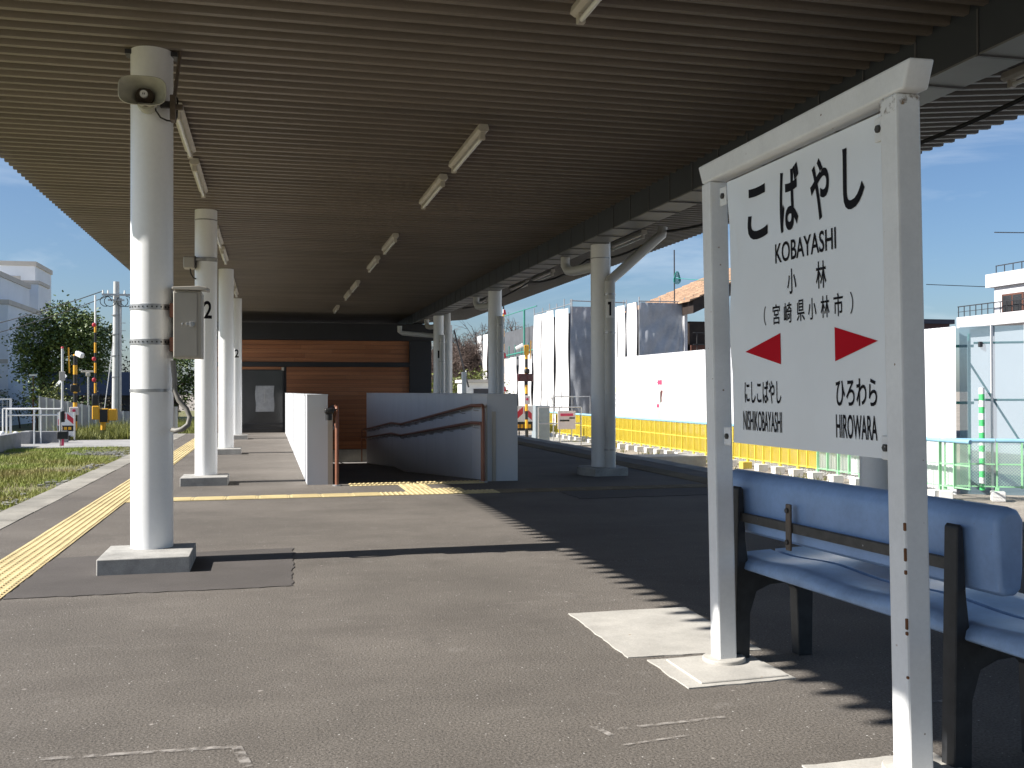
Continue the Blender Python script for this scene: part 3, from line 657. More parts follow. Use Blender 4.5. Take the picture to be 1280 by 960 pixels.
back = [(1.868, .482), (1.858, .54), (1.852, .62), (1.853, .665), (1.862, .688), (1.880, .703), (1.905, .708), (1.930, .700), (1.945, .68), (1.948, .62), (1.944, .53), (1.935, .482), (1.92, .470), (1.885, .470)]
rounded(2.27, 3.70, [(a, b + BZ) for a, b in back]).build('backrest', blue_pl, bn)
MB().box(2.024, 2.042, 2.06, 3.61, .34, .372).build('seat_gap_shade', iron, bn)  # black strip added between the seat slabs to paint the groove's shade
def seat_z(y): return .0065 * math.cos((y - 2.1) / .56 * 2 * math.pi)
def slab(xs, zt, zb, y0, y1, name, n=60):
    mb = MB(); cols = []
    for k in range(n + 1):
        y = y0 + (y1 - y0) * k / n; e = seat_z(y); i = len(mb.v); cols.append(i)
        for x_, z_ in zip(xs, zt): mb.v.append((x_, y, z_ + e * (1 if z_ > .35 else .2)))
        for x_, z_ in zip(reversed(xs), reversed(zb)): mb.v.append((x_, y, z_))
    N = 2 * len(xs)
    for a, b in zip(cols, cols[1:]):
        for k in range(N): mb.face((a + k, b + k, b + (k + 1) % N, a + (k + 1) % N), True)
    mb.face(tuple(cols[0] + k for k in range(N))); mb.face(tuple(cols[-1] + N - 1 - k for k in range(N)))
    return mb.build(name, blue_seat, bn)
slab([1.845, 1.85, 1.866, 1.90, 1.96, 2.022], [.358, .380, .394, .399, .401, .403], [.352, .347, .346, .350, .366, .368], 2.04, 3.63, 'seat_slab')
slab([2.044, 2.10, 2.18, 2.25, 2.275, 2.28], [.404, .405, .407, .405, .39, .36], [.365, .365, .365, .36, .35, .345], 2.04, 3.63, 'seat_slab')
MB().box(1.832, 1.846, 2.38, 3.66, .532, .566).build('back_bar', bar_m, bn, bev=.003, seg=1)
for yy in (3.20,):
    b_ = MB().box(1.822, 1.8318, yy - .015, yy + .015, .47, .633).build('bracket', greybrown, bn, bev=.004)
    MB().cyl((1.822, yy, .61), (1.815, yy, .61), .009, 8).cyl((1.822, yy, .50), (1.815, yy, .50), .009, 8).build('bolt', bar_m, b_)
for yy in (2.405, 3.555):
    w = .026
    poly = [(1.808, 0), (1.868, 0), (1.872, .18), (1.90, .262), (1.96, .285), (2.04, .288), (2.075, .26), (2.085, 0), (2.145, 0), (2.15, .28), (2.26, .33), (2.27, .345), (1.96, .345), (1.90, .325), (1.865, .36), (1.852, .47), (1.842, .655), (1.832, .665), (1.822, .655)]
    mb = MB(); mb.prism([(a, yy - w, b) for a, b in poly], (0, 2 * w, 0)); mb.build('leg_frame', iron, bn, bev=.003, seg=1)

# ================================================================== RAMP WALLS AND HANDRAILS
def ramp_wall(x0, x1, y0, y1, label, loc):
    t = thing('ramp_wall', label, 'wall', loc)
    MB().box(x0 + .012, x1 - .012, y0 + .012, y1, G, .985).build('core', siding, t)
    n = int(round((y1 - y0) / .9))
    for k in range(n):
        a = y0 + .012 + (y1 - y0 - .012) * k / n; b = y0 + .012 + (y1 - y0 - .012) * (k + 1) / n
        for xx, dx in ((x0, .0118), (x1 - .0118, .0118)):
            MB().box(xx, xx + dx, a + .006, b - .006, G + .02, .985).build('siding_panel', siding, t)
    MB().box(x0 - .004, x1 + .004, y0 - .004, y1 + .004, .9855, 1.004).build('coping', siding, t, bev=.003, seg=1)
    w = (x1 - x0)
    MB().box(x0, x1, y0, y0 + .0115, 0.0, .985).build('end_panel', siding, t)
    return t
rwL = ramp_wall(.42, .645, 11.36, 25.9, 'sunlit white panelled ramp wall left of the ramp', (.53, 11.36, 0))
MB().box(.6455, .70, 11.36, 11.40, 0, .80).build('edge_strip', stainless_plate, rwL)
rwR = ramp_wall(2.44, 2.80, 11.28, 25.8, 'shaded white panelled ramp wall carrying the brown handrails', (2.62, 11.28, 0))
MB().box(2.425, 2.4395, 11.26, 11.33, 0.0, .86).build('edge_strip', stainless_plate, rwR)
MB().box(2.50, 2.54, 11.268, 11.2795, 0.0, .80).build('edge_strip', stainless_plate, rwR)
def rzr(y, base):
    pts = [(11.3, 0.0), (11.9, -.012), (18.5, -.44), (20.0, -.46), (26.5, -.85)]
    for (a, za), (b, zb) in zip(pts, pts[1:]):
        if y <= b: return base + za + (zb - za) * (y - a) / (b - a)
    return base - .85
def handrail(xr, side, label, ystart, brk=True):
    t = thing('handrail', label, 'handrail', (xr, ystart, 0))
    ups = [(.872, 0.0), (.665, .06)]
    for base, dy in ups:
        ys = [ystart + .05 + dy, 11.9, 14, 16, 18.4, 18.6, 19.9, 20.1, 23, 26.4]
        path = [(xr, ystart + dy, 0.0), (xr, ystart + dy, base - .06), (xr, ystart + dy + .018, base - .02), (xr, ystart + dy + .06, base)] + [(xr, yy, rzr(yy, base)) for yy in ys[1:]]
        path += [(xr, 26.45, rzr(26.45, base) - .1), (xr, 26.45, -.8)]
        MB().tube(path, .019, 12).build('rail', rail_brown, t)
    MB().cyl((xr, ystart, -.002), (xr, ystart, .012), .05, 16).build('base_plate', galv, t)
    if brk:
        k = 0; yy = 11.75
        while yy < 26.2:
            for base, _ in ups:
                z = rzr(yy, base)
                MB().tube([(xr, yy, z - .018), (xr, yy, z - .055), (xr + side * .03, yy, z - .062), (xr + side * .075, yy, z - .062)], .006, 5).build('bracket', galv, t)
            yy += .85
    return t
handrail(2.375, 1, 'brown double handrail with steel brackets along the shaded right ramp wall', 11.18)
handrail(.735, -1, 'brown double handrail at the end of the sunlit left ramp wall', 11.18)
bkx = thing('guide_speaker', 'small black device mounted at the end of the left ramp wall', 'device', (.64, 11.18, .80))
MB().box(.60, .70, 11.13, 11.24, .79, .85).build('body', kmark, bkx, bev=.015)
MB().cyl((.645, 11.17, .72), (.645, 11.17, .79), .035, 12).build('lens_housing', kmark, bkx)
MB().box(.70, .735, 11.17, 11.20, .82, .845).build('arm', kmark, bkx)

# ================================================================== STATION BUILDING
stn = thing('station_building', 'dark low station building with orange wood cladding at the platform end', 'station building', (1.5, 26.4, 0))
Y0 = 26.45
def boards(x0, x1, z0, z1, hgt=.105):
    n = max(1, int(round((z1 - z0) / hgt))); h = (z1 - z0) / n
    for k in range(n):
        xa = x0
        while xa < x1 - .01:
            xb = min(x1, xa + random.uniform(1.0, 2.2)); xb = x1 if x1 - xb < .4 else xb
            MB().box(xa + .002, xb - .002, Y0 + random.uniform(0, .006), Y0 + .03, z0 + k * h + .003, z0 + (k + 1) * h - .003).build('cladding_board', random.choice((wood, wood, wood_b, wood_c)), stn); xa = xb
MB().box(-1.25, 4.2, Y0 + .03, Y0 + 5, -1.0, 2.70).build('wall', wall_dark, stn)
boards(-.95, 3.62, 1.80, 2.36); boards(.46, 3.62, -.46, 1.675); boards(-.95, .40, 1.60, 1.675)
MB().box(-1.3, 4.25, Y0 - .12, Y0 + 5.2, 2.37, 2.80).build('roof_fascia', black_beam, stn)
MB().box(-1.3, 4.2, Y0 - .08, Y0 + .02, 1.68, 1.79).build('beam', black_beam, stn)
MB().box(3.62, 4.2, Y0 - .10, Y0 + .02, -.9, 2.36).build('corner_post', black_beam, stn)
MB().box(.44, 4.2, Y0 - .01, Y0 + .03, -.80, -.47).build('plinth', concrete, stn)
MB().box(-1.25, -.96, Y0 - .05, Y0 + .029, -.8, 2.36).build('corner_post', wood, stn)
dr = MB().box(-.66, .36, Y0 - .005, Y0 + .028, 0.0, 1.575).build('door', glass_dark, stn)
MB().box(-.70, -.66, Y0 - .02, Y0 + .03, 0, 1.6).box(.36, .40, Y0 - .02, Y0 + .03, 0, 1.6).box(-.66, .36, Y0 - .02, Y0 + .03, 1.575, 1.6).box(-.66, .36, Y0 - .02, Y0 - .006, .20, .235).box(-.66, .36, Y0 - .02, Y0 - .006, .08, .10).build('frame', black_beam, dr)
MB().grid(lambda u, v: (-.31 + .46 * u + .01 * math.sin(v * 7), Y0 - .012 - .006 * math.sin(u * 9) * math.sin(v * 6), .53 + .66 * v), 8, 10).build('notice', paper, dr)
MB().box(-.09, -.075, Y0 - .03, Y0 - .018, .75, 1.1).build('handle', galv, dr)
MB().box(.335, .40, Y0 - .09, Y0 - .03, 1.58, 1.66).build('lamp', lamp_body, stn)
# poster-like white parapet strip seen above the roof at the left
MB().box(-1.3, 2.0, Y0 + 5.0, Y0 + 5.3, 2.805, 2.87).build('parapet', white_plain, stn)

# ================================================================== RIGHT HAND SIDE: FENCE AND HOARDING
def panel_proto(kind, label, loc, rz):
    yel = kind == 'yellow'
    t = thing('mesh_fence', label, 'fence', loc, '%s mesh fence panels' % kind, rz)
    pm_, wm = (fence_y, fence_y) if yel else (fence_g, mesh_g)
    fr = MB()
    fr.box(0, .9, -.012, .012, .26, .285).box(0, .9, -.012, .012, .69, .715)
    fr.build('frame', pm_, t, world=False)
    for xx in (.015, .45):
        MB().box(xx - .014, xx + .014, -.026, .036, .24, 1.13).build('upright', pm_, t, world=False)
    w = MB(); s = .042; th = .020 if yel else .0045
    x0, x1, z0, z1 = .03, .89, .28, 1.11
    for sg_ in (1, -1):
        c = -1.0
        while c < 2.0:
            # line x - sg*z = c clipped to the panel
            pts = []
            for z in (z0, z1):
                pass
            if sg_ == 1: za, zb = max(z0, x0 - c), min(z1, x1 - c); f = lambda z: z + c
            else: za, zb = max(z0, c - x1), min(z1, c - x0); f = lambda z: c - z
            if zb - za > .02:
                i = len(w.v); dx = th * .7
                w.v += [(f(za) - dx, -.002 * sg_, za), (f(za) + dx, -.002 * sg_, za), (f(zb) + dx, -.002 * sg_, zb), (f(zb) - dx, -.002 * sg_, zb)]
                w.face((i, i + 1, i + 2, i + 3))
                i = len(w.v); w.v += [(f(za), -th / 2 - .002 * sg_, za), (f(za), th / 2 - .002 * sg_, za), (f(zb), th / 2 - .002 * sg_, zb), (f(zb), -th / 2 - .002 * sg_, zb)]
                w.face((i, i + 1, i + 2, i + 3))
            c += s * 1.414
    m_ = w.build('wire_mesh', wm, t, world=False); m_['kind'] = 'stuff'
    MB().tube([(0, 0, 1.155), (.9, 0, 1.155)], .042, 12).build('padded_rail', cap_blue, t, world=False)
    MB().box(-.02, .05, -.035, .02, .18, .26).build('foot_socket', pm_, t, world=False)
    MB().box(-.10, .14, -.22, .06, 0, .19).build('foot_block', foot_w, t, world=False, bev=.01, seg=1)
    return t
LABY = 'yellow mesh fence panel with blue padded rail on a white foot block'
LABG = 'green mesh fence panel in the run along the white hoarding'
yp = None; gp = None; FX = 12.78
yy = 46.0; k = 0
while yy > 17.2:
    rz = -math.pi / 2
    loc = (FX, yy, G)
    if yy > 22.3:
        if yp is None: yp = panel_proto('yellow', LABY, loc, rz); o = yp
        else: o = dup(yp, loc, rz=rz)
        if k in (11, 21, 23):
            for c in o.children:
                if c.name.startswith('foot_block'):
                    c.data = c.data.copy(); c.data.materials[0] = foot_y
            o['label'] = {11: 'yellow fence panel on a yellow foot block, right of the number 1 column', 21: 'yellow fence panel on a yellow foot block, far from the green panels', 23: 'yellow fence panel on a yellow foot block, nearer the station sign'}[k]
    else:
        if gp is None: gp = panel_proto('green', LABG, loc, rz)
        else: dup(gp, loc, LABG, rz)
    yy -= .9; k += 1
ang = math.atan2(-.76, 1.22)
for k in range(3):
    dup(gp, (12.83 + .92 * k * math.cos(ang), 17.12 + .92 * k * math.sin(ang), G), ['green mesh fence panel at the corner, right of the sign post', 'green mesh fence panel second from the corner, in front of the clear sheets', 'green mesh fence panel at the right edge of the picture', 'green mesh fence panel just outside the right edge', 'green mesh fence panel outside the frame, nearest the hoarding end', 'last green mesh fence panel outside the frame'][k], ang)
# red notice on the fence
nt_ = thing('fence_notice', 'small white notice with a red mark on the far yellow fence', 'notice', (12.72, 44.3, -.4))
MB().box(12.70, 12.715, 44.0, 44.5, -.55, -.0).build('sheet', white_plain, nt_); MB().box(12.69, 12.699, 44.15, 44.35, -.35, -.18).build('mark', poster_red, nt_)
# white hoarding
hd0, hd1 = Vector((13.18, 39.5, 0)), Vector((13.67, 17.85, 0)); hz = 2.335
hb = thing('white_hoarding', 'tall bright white construction hoarding behind the yellow fence', 'hoarding', (13.4, 28, G))
dv = (hd1 - hd0); LN = dv.length; dv.normalize(); nrm = Vector((-dv.y, dv.x, 0))
if nrm.x > 0: nrm = -nrm
npan = 43
for k in range(npan):
    a = hd0 + dv * (LN * k / npan); b = hd0 + dv * (LN * (k + 1) / npan - .012); mb = MB()
    ribs = 4; pts = []
    for j in range(ribs):
        for (u, h_) in ((.05, .0), (.30, .0), (.42, .018), (.85, .018), (.97, .0)):
            pts.append(a + (b - a) * ((j + u) / ribs) + nrm * h_)
    pts = [a] + pts + [b]
    i = len(mb.v)
    for p in pts: mb.v += [(p.x, p.y, G), (p.x, p.y, hz)]
    for j in range(len(pts) - 1): mb.face((i + 2 * j, i + 2 * j + 2, i + 2 * j + 3, i + 2 * j + 1))
    mb.build('hoarding_panel', hoard_m, hb)
bk = MB(); q = -nrm * .05
bk.prism([hd0 + q, hd1 + q, hd1 + q * 1.6, hd0 + q * 1.6], (0, 0, 0.01))
for k in range(11):
    a = hd0 + dv * (LN * k / 11) - nrm * .08
    MB().cyl((a.x, a.y, G), (a.x, a.y, hz - .1), .024, 8).build('back_post', pipe_green, hb)
def on_hoard(y, off=.02):
    t = (y - hd0.y) / (hd1.y - hd0.y); p = hd0 + (hd1 - hd0) * t + nrm * off; return p.x
def hrect(y0, y1, z0, z1, off):
    xa, xb = on_hoard(y0, off), on_hoard(y1, off)
    return MB().hexa([(xa, y0, z0), (xb, y1, z0), (xb + .004, y1, z0), (xa + .004, y0, z0), (xa, y0, z1), (xb, y1, z1), (xb + .004, y1, z1), (xa + .004, y0, z1)])
po = thing('hoarding_poster', 'colourful poster with a dark haired figure on the white hoarding', 'poster', (on_hoard(32.9), 32.9, .2))
hrect(33.25, 32.60, .42, 1.07, .022).build('sheet', skin_poster, po); hrect(33.24, 32.93, .60, 1.06, .027).build('text_column', poster_mint, po)
hr = MB()
pts = [(32.90, .62), (32.93, .80), (32.92, .98), (32.84, 1.05), (32.70, 1.05), (32.74, .93), (32.80, .80), (32.79, .66)]
hr.prism([(on_hoard(a, .03), a, b) for a, b in pts], (.004, 0, 0)); hr.build('hair', poster_hair, po)
hrect(33.24, 33.02, .45, .57, .028).build('red_block', poster_red, po); hrect(32.92, 32.62, .44, .53, .028).build('mint_block', poster_mint, po)
hrect(33.25, 32.92, -.02, .37, .022).build('lower_sheet', poster_sand, po); hrect(32.86, 32.60, -.02, .37, .022).build('lower_sheet', skin_poster, po)
ar = thing('arrow_sticker', 'pinkish red arrow sticker above the poster on the white hoarding', 'sticker', (on_hoard(33.0), 33.0, 1.3))
mb = MB(); pa = [(33.20, 1.33), (33.06, 1.45), (33.06, 1.40), (32.80, 1.42), (32.80, 1.25), (33.06, 1.26), (33.06, 1.21)]
mb.prism([(on_hoard(a, .024), a, b) for a, b in pa], (.004, 0, 0)); mb.build('arrow', poster_red, ar)
hrect(33.12, 32.80, 1.55, 1.60, .024).build('caption', white_plain, ar)
no = thing('hoarding_notice', 'notice sheet with a green heading on the white hoarding beside the number 1 column', 'notice', (on_hoard(37.4), 37.4, .8))
hrect(37.75, 37.05, .98, 1.20, .022).build('heading', poster_lime, no)
for k in range(9): hrect(37.75, 37.12 + .1 * (k % 3), .92 - .065 * k - .03, .92 - .065 * k, .022).build('text_line', poster_grey, no)
# clear sheeting to the right of the hoarding
cs = thing('clear_hoarding', 'clear plastic sheet hoarding on green pipes at the right edge', 'hoarding', (13.95, 17.75, G))
c0 = Vector((13.80, 17.95, G)); cd = Vector((math.cos(ang), math.sin(ang), 0)); cn = Vector((cd.y, -cd.x, 0))
if cn.y > 0: cn = -cn
WP = .62
for k in range(7):
    a = c0 + cd * (WP * k + .02); b = c0 + cd * (WP * (k + 1) - .02)
    MB().quad((a.x, a.y, G), (b.x, b.y, G), (b.x, b.y, 2.34), (a.x, a.y, 2.34)).build('clear_panel', clear_m, cs)
    p = c0 + cd * (WP * (k + 1)) + cn * .03
    MB().bar((p.x, p.y, G), (p.x, p.y, 2.36), .045, .02, (0, 1, 0)).build('panel_batten', white_plain, cs)
for z in (2.0, .83):
    a = c0 - cn * .10; b = c0 + cd * WP * 7 - cn * .10
    MB().cyl((a.x - .15, a.y + .1, z - .06), (a.x + cd.x * .3, a.y + cd.y * .3, z - .06), .03, 10).cyl((a.x + cd.x * .3, a.y + cd.y * .3, z), (b.x, b.y, z), .024, 10).build('pipe', pipe_green, cs)
    p = c0 + cd * .42 + cn * .03
    MB().box(p.x - .05, p.x + .03, p.y - .03, p.y + .03, z - .09, z + .02).build('clamp', steel_dark, cs, bev=.01, seg=1)
p = c0 + cd * .22 - cn * .14; MB().cyl((p.x, p.y, G), (p.x, p.y, 2.2), .03, 10).build('pipe', pipe_green, cs)
p2 = c0 + cd * 1.5 - cn * .14; MB().cyl((p.x, p.y, 1.6), (p2.x, p2.y, -.6), .022, 10).build('pipe', pipe_green, cs)
p = c0 + cd * .42 + cn * .12; sl_ = MB()
tw = 14
ssl = MB()
for k in range(16):
    ssl.m = k % 2
    z0 = G + .1 + k * .13
    ssl.tube([(p.x, p.y, z0), (p.x, p.y, z0 + .13)], .055, 12, caps=False)
ssl.build('striped_sleeve', [green_stripe, white_plain], cs)
# right: white building and brown building
rb = thing('white_building', 'white two storey building with balcony railings at the right edge', 'building', (27, 26, G))
MB().box(24.15, 34, 14, 29.55, G, 4.54).build('wall', bldg_white, rb)
MB().box(24.0, 34.2, 13.8, 29.8, 4.545, 5.0).build('roof_parapet', bldg_white, rb)
MB().box(23.85, 24.9, 14, 31.1, 3.24, 3.62).build('balcony', bldg_white, rb)
MB().box(24.3, 30, 29.6, 31.0, G, 3.2).build('lower_wall', bldg_white, rb)
for (ya, yb) in ((28.15, 29.13), (26.2, 28.0), (23, 25.5)):
    w_ = MB().box(24.10, 24.148, ya, yb, 3.63, 4.26).build('window', timber_b, rb)
    MB().box(24.09, 24.099, ya + .05, (ya + yb) / 2 - .03, 3.66, 4.2).box(24.09, 24.099, (ya + yb) / 2 + .03, yb - .05, 3.66, 4.2).build('pane', glass_dark, w_)
rl = MB()
for k in range(40): y_ = 31.05 - .3 * k; rl.box(23.88, 23.90, y_ - .012, y_ + .012, 3.62, 3.98)
rl.box(23.87, 23.91, 19, 31.08, 3.98, 4.01).box(23.87, 23.91, 19, 31.08, 3.80, 3.815); rl.build('balcony_railing', steel_dark, rb)
rl = MB()
for k in range(30): y_ = 29.4 - .4 * k; rl.box(24.1, 24.12, y_ - .012, y_ + .012, 5.0, 5.24)
rl.box(24.1, 24.13, 17, 29.42, 5.24, 5.27).build('roof_railing', steel_dark, rb)
bb = thing('brown_building', 'dark brown flat roofed building peeping over the hoarding', 'building', (28.5, 43, G))
MB().box(26, 30.3, 40, 46, G, 4.05).build('wall', brown_wall, bb); MB().box(25.9, 30.5, 39.9, 46.1, 4.055, 4.26).build('roof_edge', roof_navy, bb)
# ------------------------------------------------------------- scaffold with sheets
def strip_sheet(x, y0, y1, z0, z1, seed):
    r_ = random.Random(seed); ph = r_.uniform(0, 6)
    return MB().grid(lambda u, v: (x + .05 * math.sin(u * 6 + ph) * (.3 + v) + .025 * math.sin(v * 11 + ph * 2), y0 + (y1 - y0) * u + .02 * math.sin(v * 9 + ph), z0 + (z1 - z0) * v), 5, 14)
def grey_sheet(y, x0, x1, z0, z1, cx, seed, fold=.12):
    r_ = random.Random(seed)
    fl = [(r_.uniform(.3, 1.2), r_.uniform(0, 6.28), r_.uniform(5, 13)) for _ in range(4)]
    def fn(u, v):
        # folds fan out from a held corner
        ang_ = math.atan2(1.02 - v, abs(cx - u) + .05); rr = math.hypot(1.02 - v, cx - u)
        d = sum(math.sin(ang_ * f_ + p_ + rr * a_ * 2) / (1 + f_ * .12) for a_, p_, f_ in fl) * fold * min(1, rr * 1.2) * .5
        d += .02 * math.sin(u * 40) * math.sin(v * 17 + u * 5)
        return (x0 + (x1 - x0) * u, y - abs(d), z0 + (z1 - z0) * v)
    return MB().grid(fn, 30, 34)
sa = thing('sheeted_scaffold', 'tall scaffold wrapped in white strips and grey sheet behind the crossing', 'scaffold', (15.5, 50, G))
edges = [48.0, 49.35, 50.7, 52.1, 53.5, 55.3]
for k in range(5):
    strip_sheet(14.6, edges[k] + .10, edges[k + 1] - .08, G, 5.28 + random.uniform(-.08, .05), k).build('white_sheet', sheet_w, sa)
MB().box(14.9, 17.5, 48.4, 55.2, G, 5.0).build('dark_core', net_g, sa)
grey_sheet(48.0, 14.62, 17.6, G, 5.25, 0.0, 5, .18).build('grey_sheet', sheet_g, sa)
pp = MB()
for k in range(6): pp.cyl((14.72, edges[k], G), (14.72, edges[k], 5.62 + .12 * (k % 2)), .027, 8)
for k in range(3): pp.cyl((14.7 + k * 1.4, 48.15, G), (14.7 + k * 1.4, 48.15, 5.62), .027, 8)
pp.cyl((14.65, 48.1, 5.55), (17.6, 48.1, 5.5), .027, 8).cyl((14.7, 48, 5.40), (14.7, 55.3, 5.40), .02, 8); pp.build('scaffold_pole', galv, sa)
def mark_text(ch, yc, w, z0, z1):
    mks = MB(); put_text(mks, ch, lambda u, v: (14.52, yc + w / 2 - w * u, z0 + (z1 - z0) * v), .03); mks.build('printed_mark', poster_grey, sa)
mark_text('栄', 50.95, .62, .05, 1.0); mark_text('市', 50.95, .62, -.75, -.05)
for (yc, z0) in ((53.0, .75), (51.9, .8), (49.1, .8)):
    for j in range(3): MB().quad((14.52, yc + .18 * j, z0), (14.52, yc + .18 * j + .06, z0), (14.52, yc + .18 * j + .06, z0 + .30), (14.52, yc + .18 * j, z0 + .28)).build('printed_mark', poster_grey, sa)
sb = thing('sheeted_scaffold', 'nearer scaffold with one dark grey crumpled sheet beside the tiled roof', 'scaffold', (15.6, 40, G))
eb = [38.5, 38.95, 39.9, 40.9, 42.0]
for k in range(4): strip_sheet(14.6, eb[k] + .05, eb[k + 1] - .05, G, 4.66, 20 + k).build('white_sheet', sheet_w, sb)
grey_sheet(38.45, 14.62, 16.52, G, 4.62, 1.0, 11, .26).build('grey_sheet', sheet_g, sb)
MB().box(16.54, 16.68, 38.3, 38.5, G, 4.55).build('white_edge', sheet_w, sb)
MB().box(14.9, 16.5, 38.9, 42, G, 4.4).build('dark_core', net_g, sb)
pp = MB()
for x_, y_ in ((14.66, 38.5), (14.66, 40.0), (16.6, 38.4), (15.6, 38.6), (14.66, 41.8)): pp.cyl((x_, y_, G), (x_, y_, 4.86), .024, 8)
pp.cyl((14.6, 38.42, 4.68), (16.7, 38.42, 4.68), .024, 8); pp.build('scaffold_pole', galv, sb)
sc_ = thing('sheeted_scaffold', 'low far scaffold of white strips under dark netting at the crossing', 'scaffold', (15, 62, G))
e2 = [55.6, 57.2, 58.9, 60.8, 62.9, 65.2, 67.0]
for k in range(6): strip_sheet(14.62, e2[k] + .07, e2[k + 1] - .07, G, 3.2 - .04 * k, 40 + k).build('white_sheet', sheet_w, sc_)
for k in range(2): strip_sheet(14.55, 67.4 + 1.7 * k, 68.95 + 1.7 * k, G, 4.95, 60 + k).build('white_sheet', sheet_w, sc_)
MB().box(15.2, 18, 57, 69.5, G, 4.9).build('dark_netting', net_g, sc_)
gg = MB()
for k in range(8): gg.cyl((14.9, 55.8 + 1.6 * k, 3.0), (14.9, 55.8 + 1.6 * k, 3.9), .03, 8)
gg.cyl((14.9, 55.4, 3.45), (14.9, 67, 3.25), .05, 8).cyl((14.9, 55.4, 5.9), (14.9, 67, 5.9), .03, 8).cyl((14.9, 58.3, 3.0), (14.9, 58.3, 5.95), .06, 8); gg.build('green_pipe', pipe_green, sc_)
# timber hall with tiled roof
th = thing('timber_hall', 'timber hall with a weathered tiled roof and dark open gable', 'building', (20, 44, G))
def roofz(x): return 4.72 + (x - 16.6) * .42
mb = MB()
for j in range(16):
    for k in range(14):
        x0 = 16.3 + .42 * k; y0 = 37.2 + .5 * (0) + j * .6; dz = .03
        MBz = roofz(x0)
        mb.hexa([(x0, y0, roofz(x0)), (x0 + .44, y0, roofz(x0 + .44) + dz * 0), (x0 + .44, y0 + .58, roofz(x0 + .44)), (x0, y0 + .58, roofz(x0)), (x0, y0, roofz(x0) + .07), (x0 + .44, y0, roofz(x0 + .44) + .03), (x0 + .44, y0 + .58, roofz(x0 + .44) + .03), (x0, y0 + .58, roofz(x0) + .07)])
o_ = mb.build('roof_tiles', tile_roof, th); o_['kind'] = 'stuff'
MB().hexa([(16.5, 37.3, roofz(16.5) - .55), (22, 37.3, roofz(22) - .35), (22, 46, roofz(22) - .35), (16.5, 46, roofz(16.5) - .55), (16.5, 37.3, roofz(16.5) - .02), (22, 37.3, roofz(22) - .02), (22, 46, roofz(22) - .02), (16.5, 46, roofz(16.5) - .02)]).build('eaves', timber, th)
MB().box(16.9, 22.5, 38.6, 46, G, 3.9).build('wall', timber, th)
MB().box(16.8, 22, 38.2, 38.3, 1.2, 2.9).build('timber_panel', timber_b, th)
rr = MB()
for k in range(6): rr.box(16.95 + .55 * k, 16.98 + .55 * k, 38.0, 38.03, 2.6, 3.4)
rr.box(16.8, 20.5, 38.0, 38.03, 3.38, 3.42).box(16.8, 20.5, 38.0, 38.03, 2.9, 2.94).build('railing', bar_m, th)
# mast with rope
ms = thing('green_mast', 'thin dark mast with a teal rope tied near its top', 'mast', (16.3, 38.75, G))
MB().cyl((16.3, 38.75, G), (16.3, 38.75, 6.85), .028, 8).build('pole', steel_dark, ms)
rp_ = MB()
for k in range(5): rp_.tube([(16.3 + .16 * math.cos(a * .7 + k) * (1 - .1 * k) + .1, 38.7, 5.6 + .16 * math.sin(a * .7 + k) + .05 * k) for a in range(10)], .018, 5)
rp_.tube([(16.33, 38.7, 5.68), (17.0, 37.8, 5.52), (19.0, 37.2, 5.46), (24, 36, 5.5)], .014, 5); rp_.build('rope', teal, ms)

# ------------------------------------------------------------- level crossing, right
def stripes(mb, x, y, z0, z1, r, seg=.38, n=10, start=0):
    z = z0; k = start
    while z < z1 - .01:
        mb.m = k % 2; mb.tube([(x, y, z), (x, y, min(z + seg, z1))], r, n, caps=True); z += seg; k += 1
    return mb
YC = 38.26
cg = thing('crossing_signal', 'striped crossing signal post with red lamps in front of the white sheets', 'signal', (9.86, YC, G))
stripes(MB(), 9.86, YC, G, 2.62, .06, .34).build('post', [ymark, kmark], cg)
MB().box(9.50, 10.13, YC - .08, YC + .05, 1.42, 1.72).build('lamp_board', maroon, cg, bev=.03)
for xx in (9.65, 9.98): MB().cyl((xx, YC - .12, 1.57), (xx, YC - .08, 1.57), .10, 14).build('lamp', maroon, cg)
MB().box(9.78, 9.98, YC - .1, YC + .1, 1.72, 1.92).build('bell_case', kmark, cg, bev=.05)
MB().box(9.78, 9.95, YC - .08, YC + .08, 2.45, 2.85).build('cabinet', ymark, cg, bev=.02, seg=1)
MB().hexa([(10.02, YC, 2.3), (10.06, YC + .1, 2.3), (10.10, YC + .1, 3.0), (10.06, YC, 3.0), (9.98, YC - .02, 2.3), (10.02, YC + .08, 2.3), (10.06, YC + .08, 3.05), (10.02, YC - .02, 3.05)]).build('cross_board', ymark, cg)
MB().bar((9.43, YC, 2.70), (9.72, YC - .1, 2.86), .13, .13).build('camera_case', white_plain, cg, bev=.02, seg=1)
MB().box(9.74, 9.98, YC - .12, YC - .07, .52, .86).build('phone_box', skin_poster, cg, bev=.02, seg=1)
MB().cyl((9.86, YC - .135, .72), (9.86, YC - .12, .72), .05, 12).build('emblem', poster_red, cg)
ab = thing('crossing_barrier', 'raised yellow and black barrier arm with red reflectors on the right', 'barrier', (8.99, YC + .2, G))
stripes(MB(), 8.99, YC + .2, -.3, 4.1, .034, .29).build('arm', [ymark, kmark], ab)
stripes(MB(), 8.99, YC + .2, 4.1, 4.4, .03, .15, start=0).build('arm_tip', [white_plain, kmark], ab)
for z in (4.12, 2.42, 1.1): MB().prism([(8.97, YC + .14, z - .08), (9.09, YC + .14, z - .08), (9.05, YC + .14, z + .11), (8.98, YC + .14, z + .11)], (0, .02, 0)).build('reflector', signal_red, ab)
MB().box(8.85, 9.15, YC, YC + .4, G, .2).build('machine_base', ymark, ab, bev=.03, seg=1)
cv = thing('chevron_sign', 'red and white chevron warning board low behind the right crossing post', 'sign', (9.87, YC + .5, G))
MB().box(9.5, 10.25, YC + .5, YC + .53, -.55, .45).build('board', white_plain, cv)
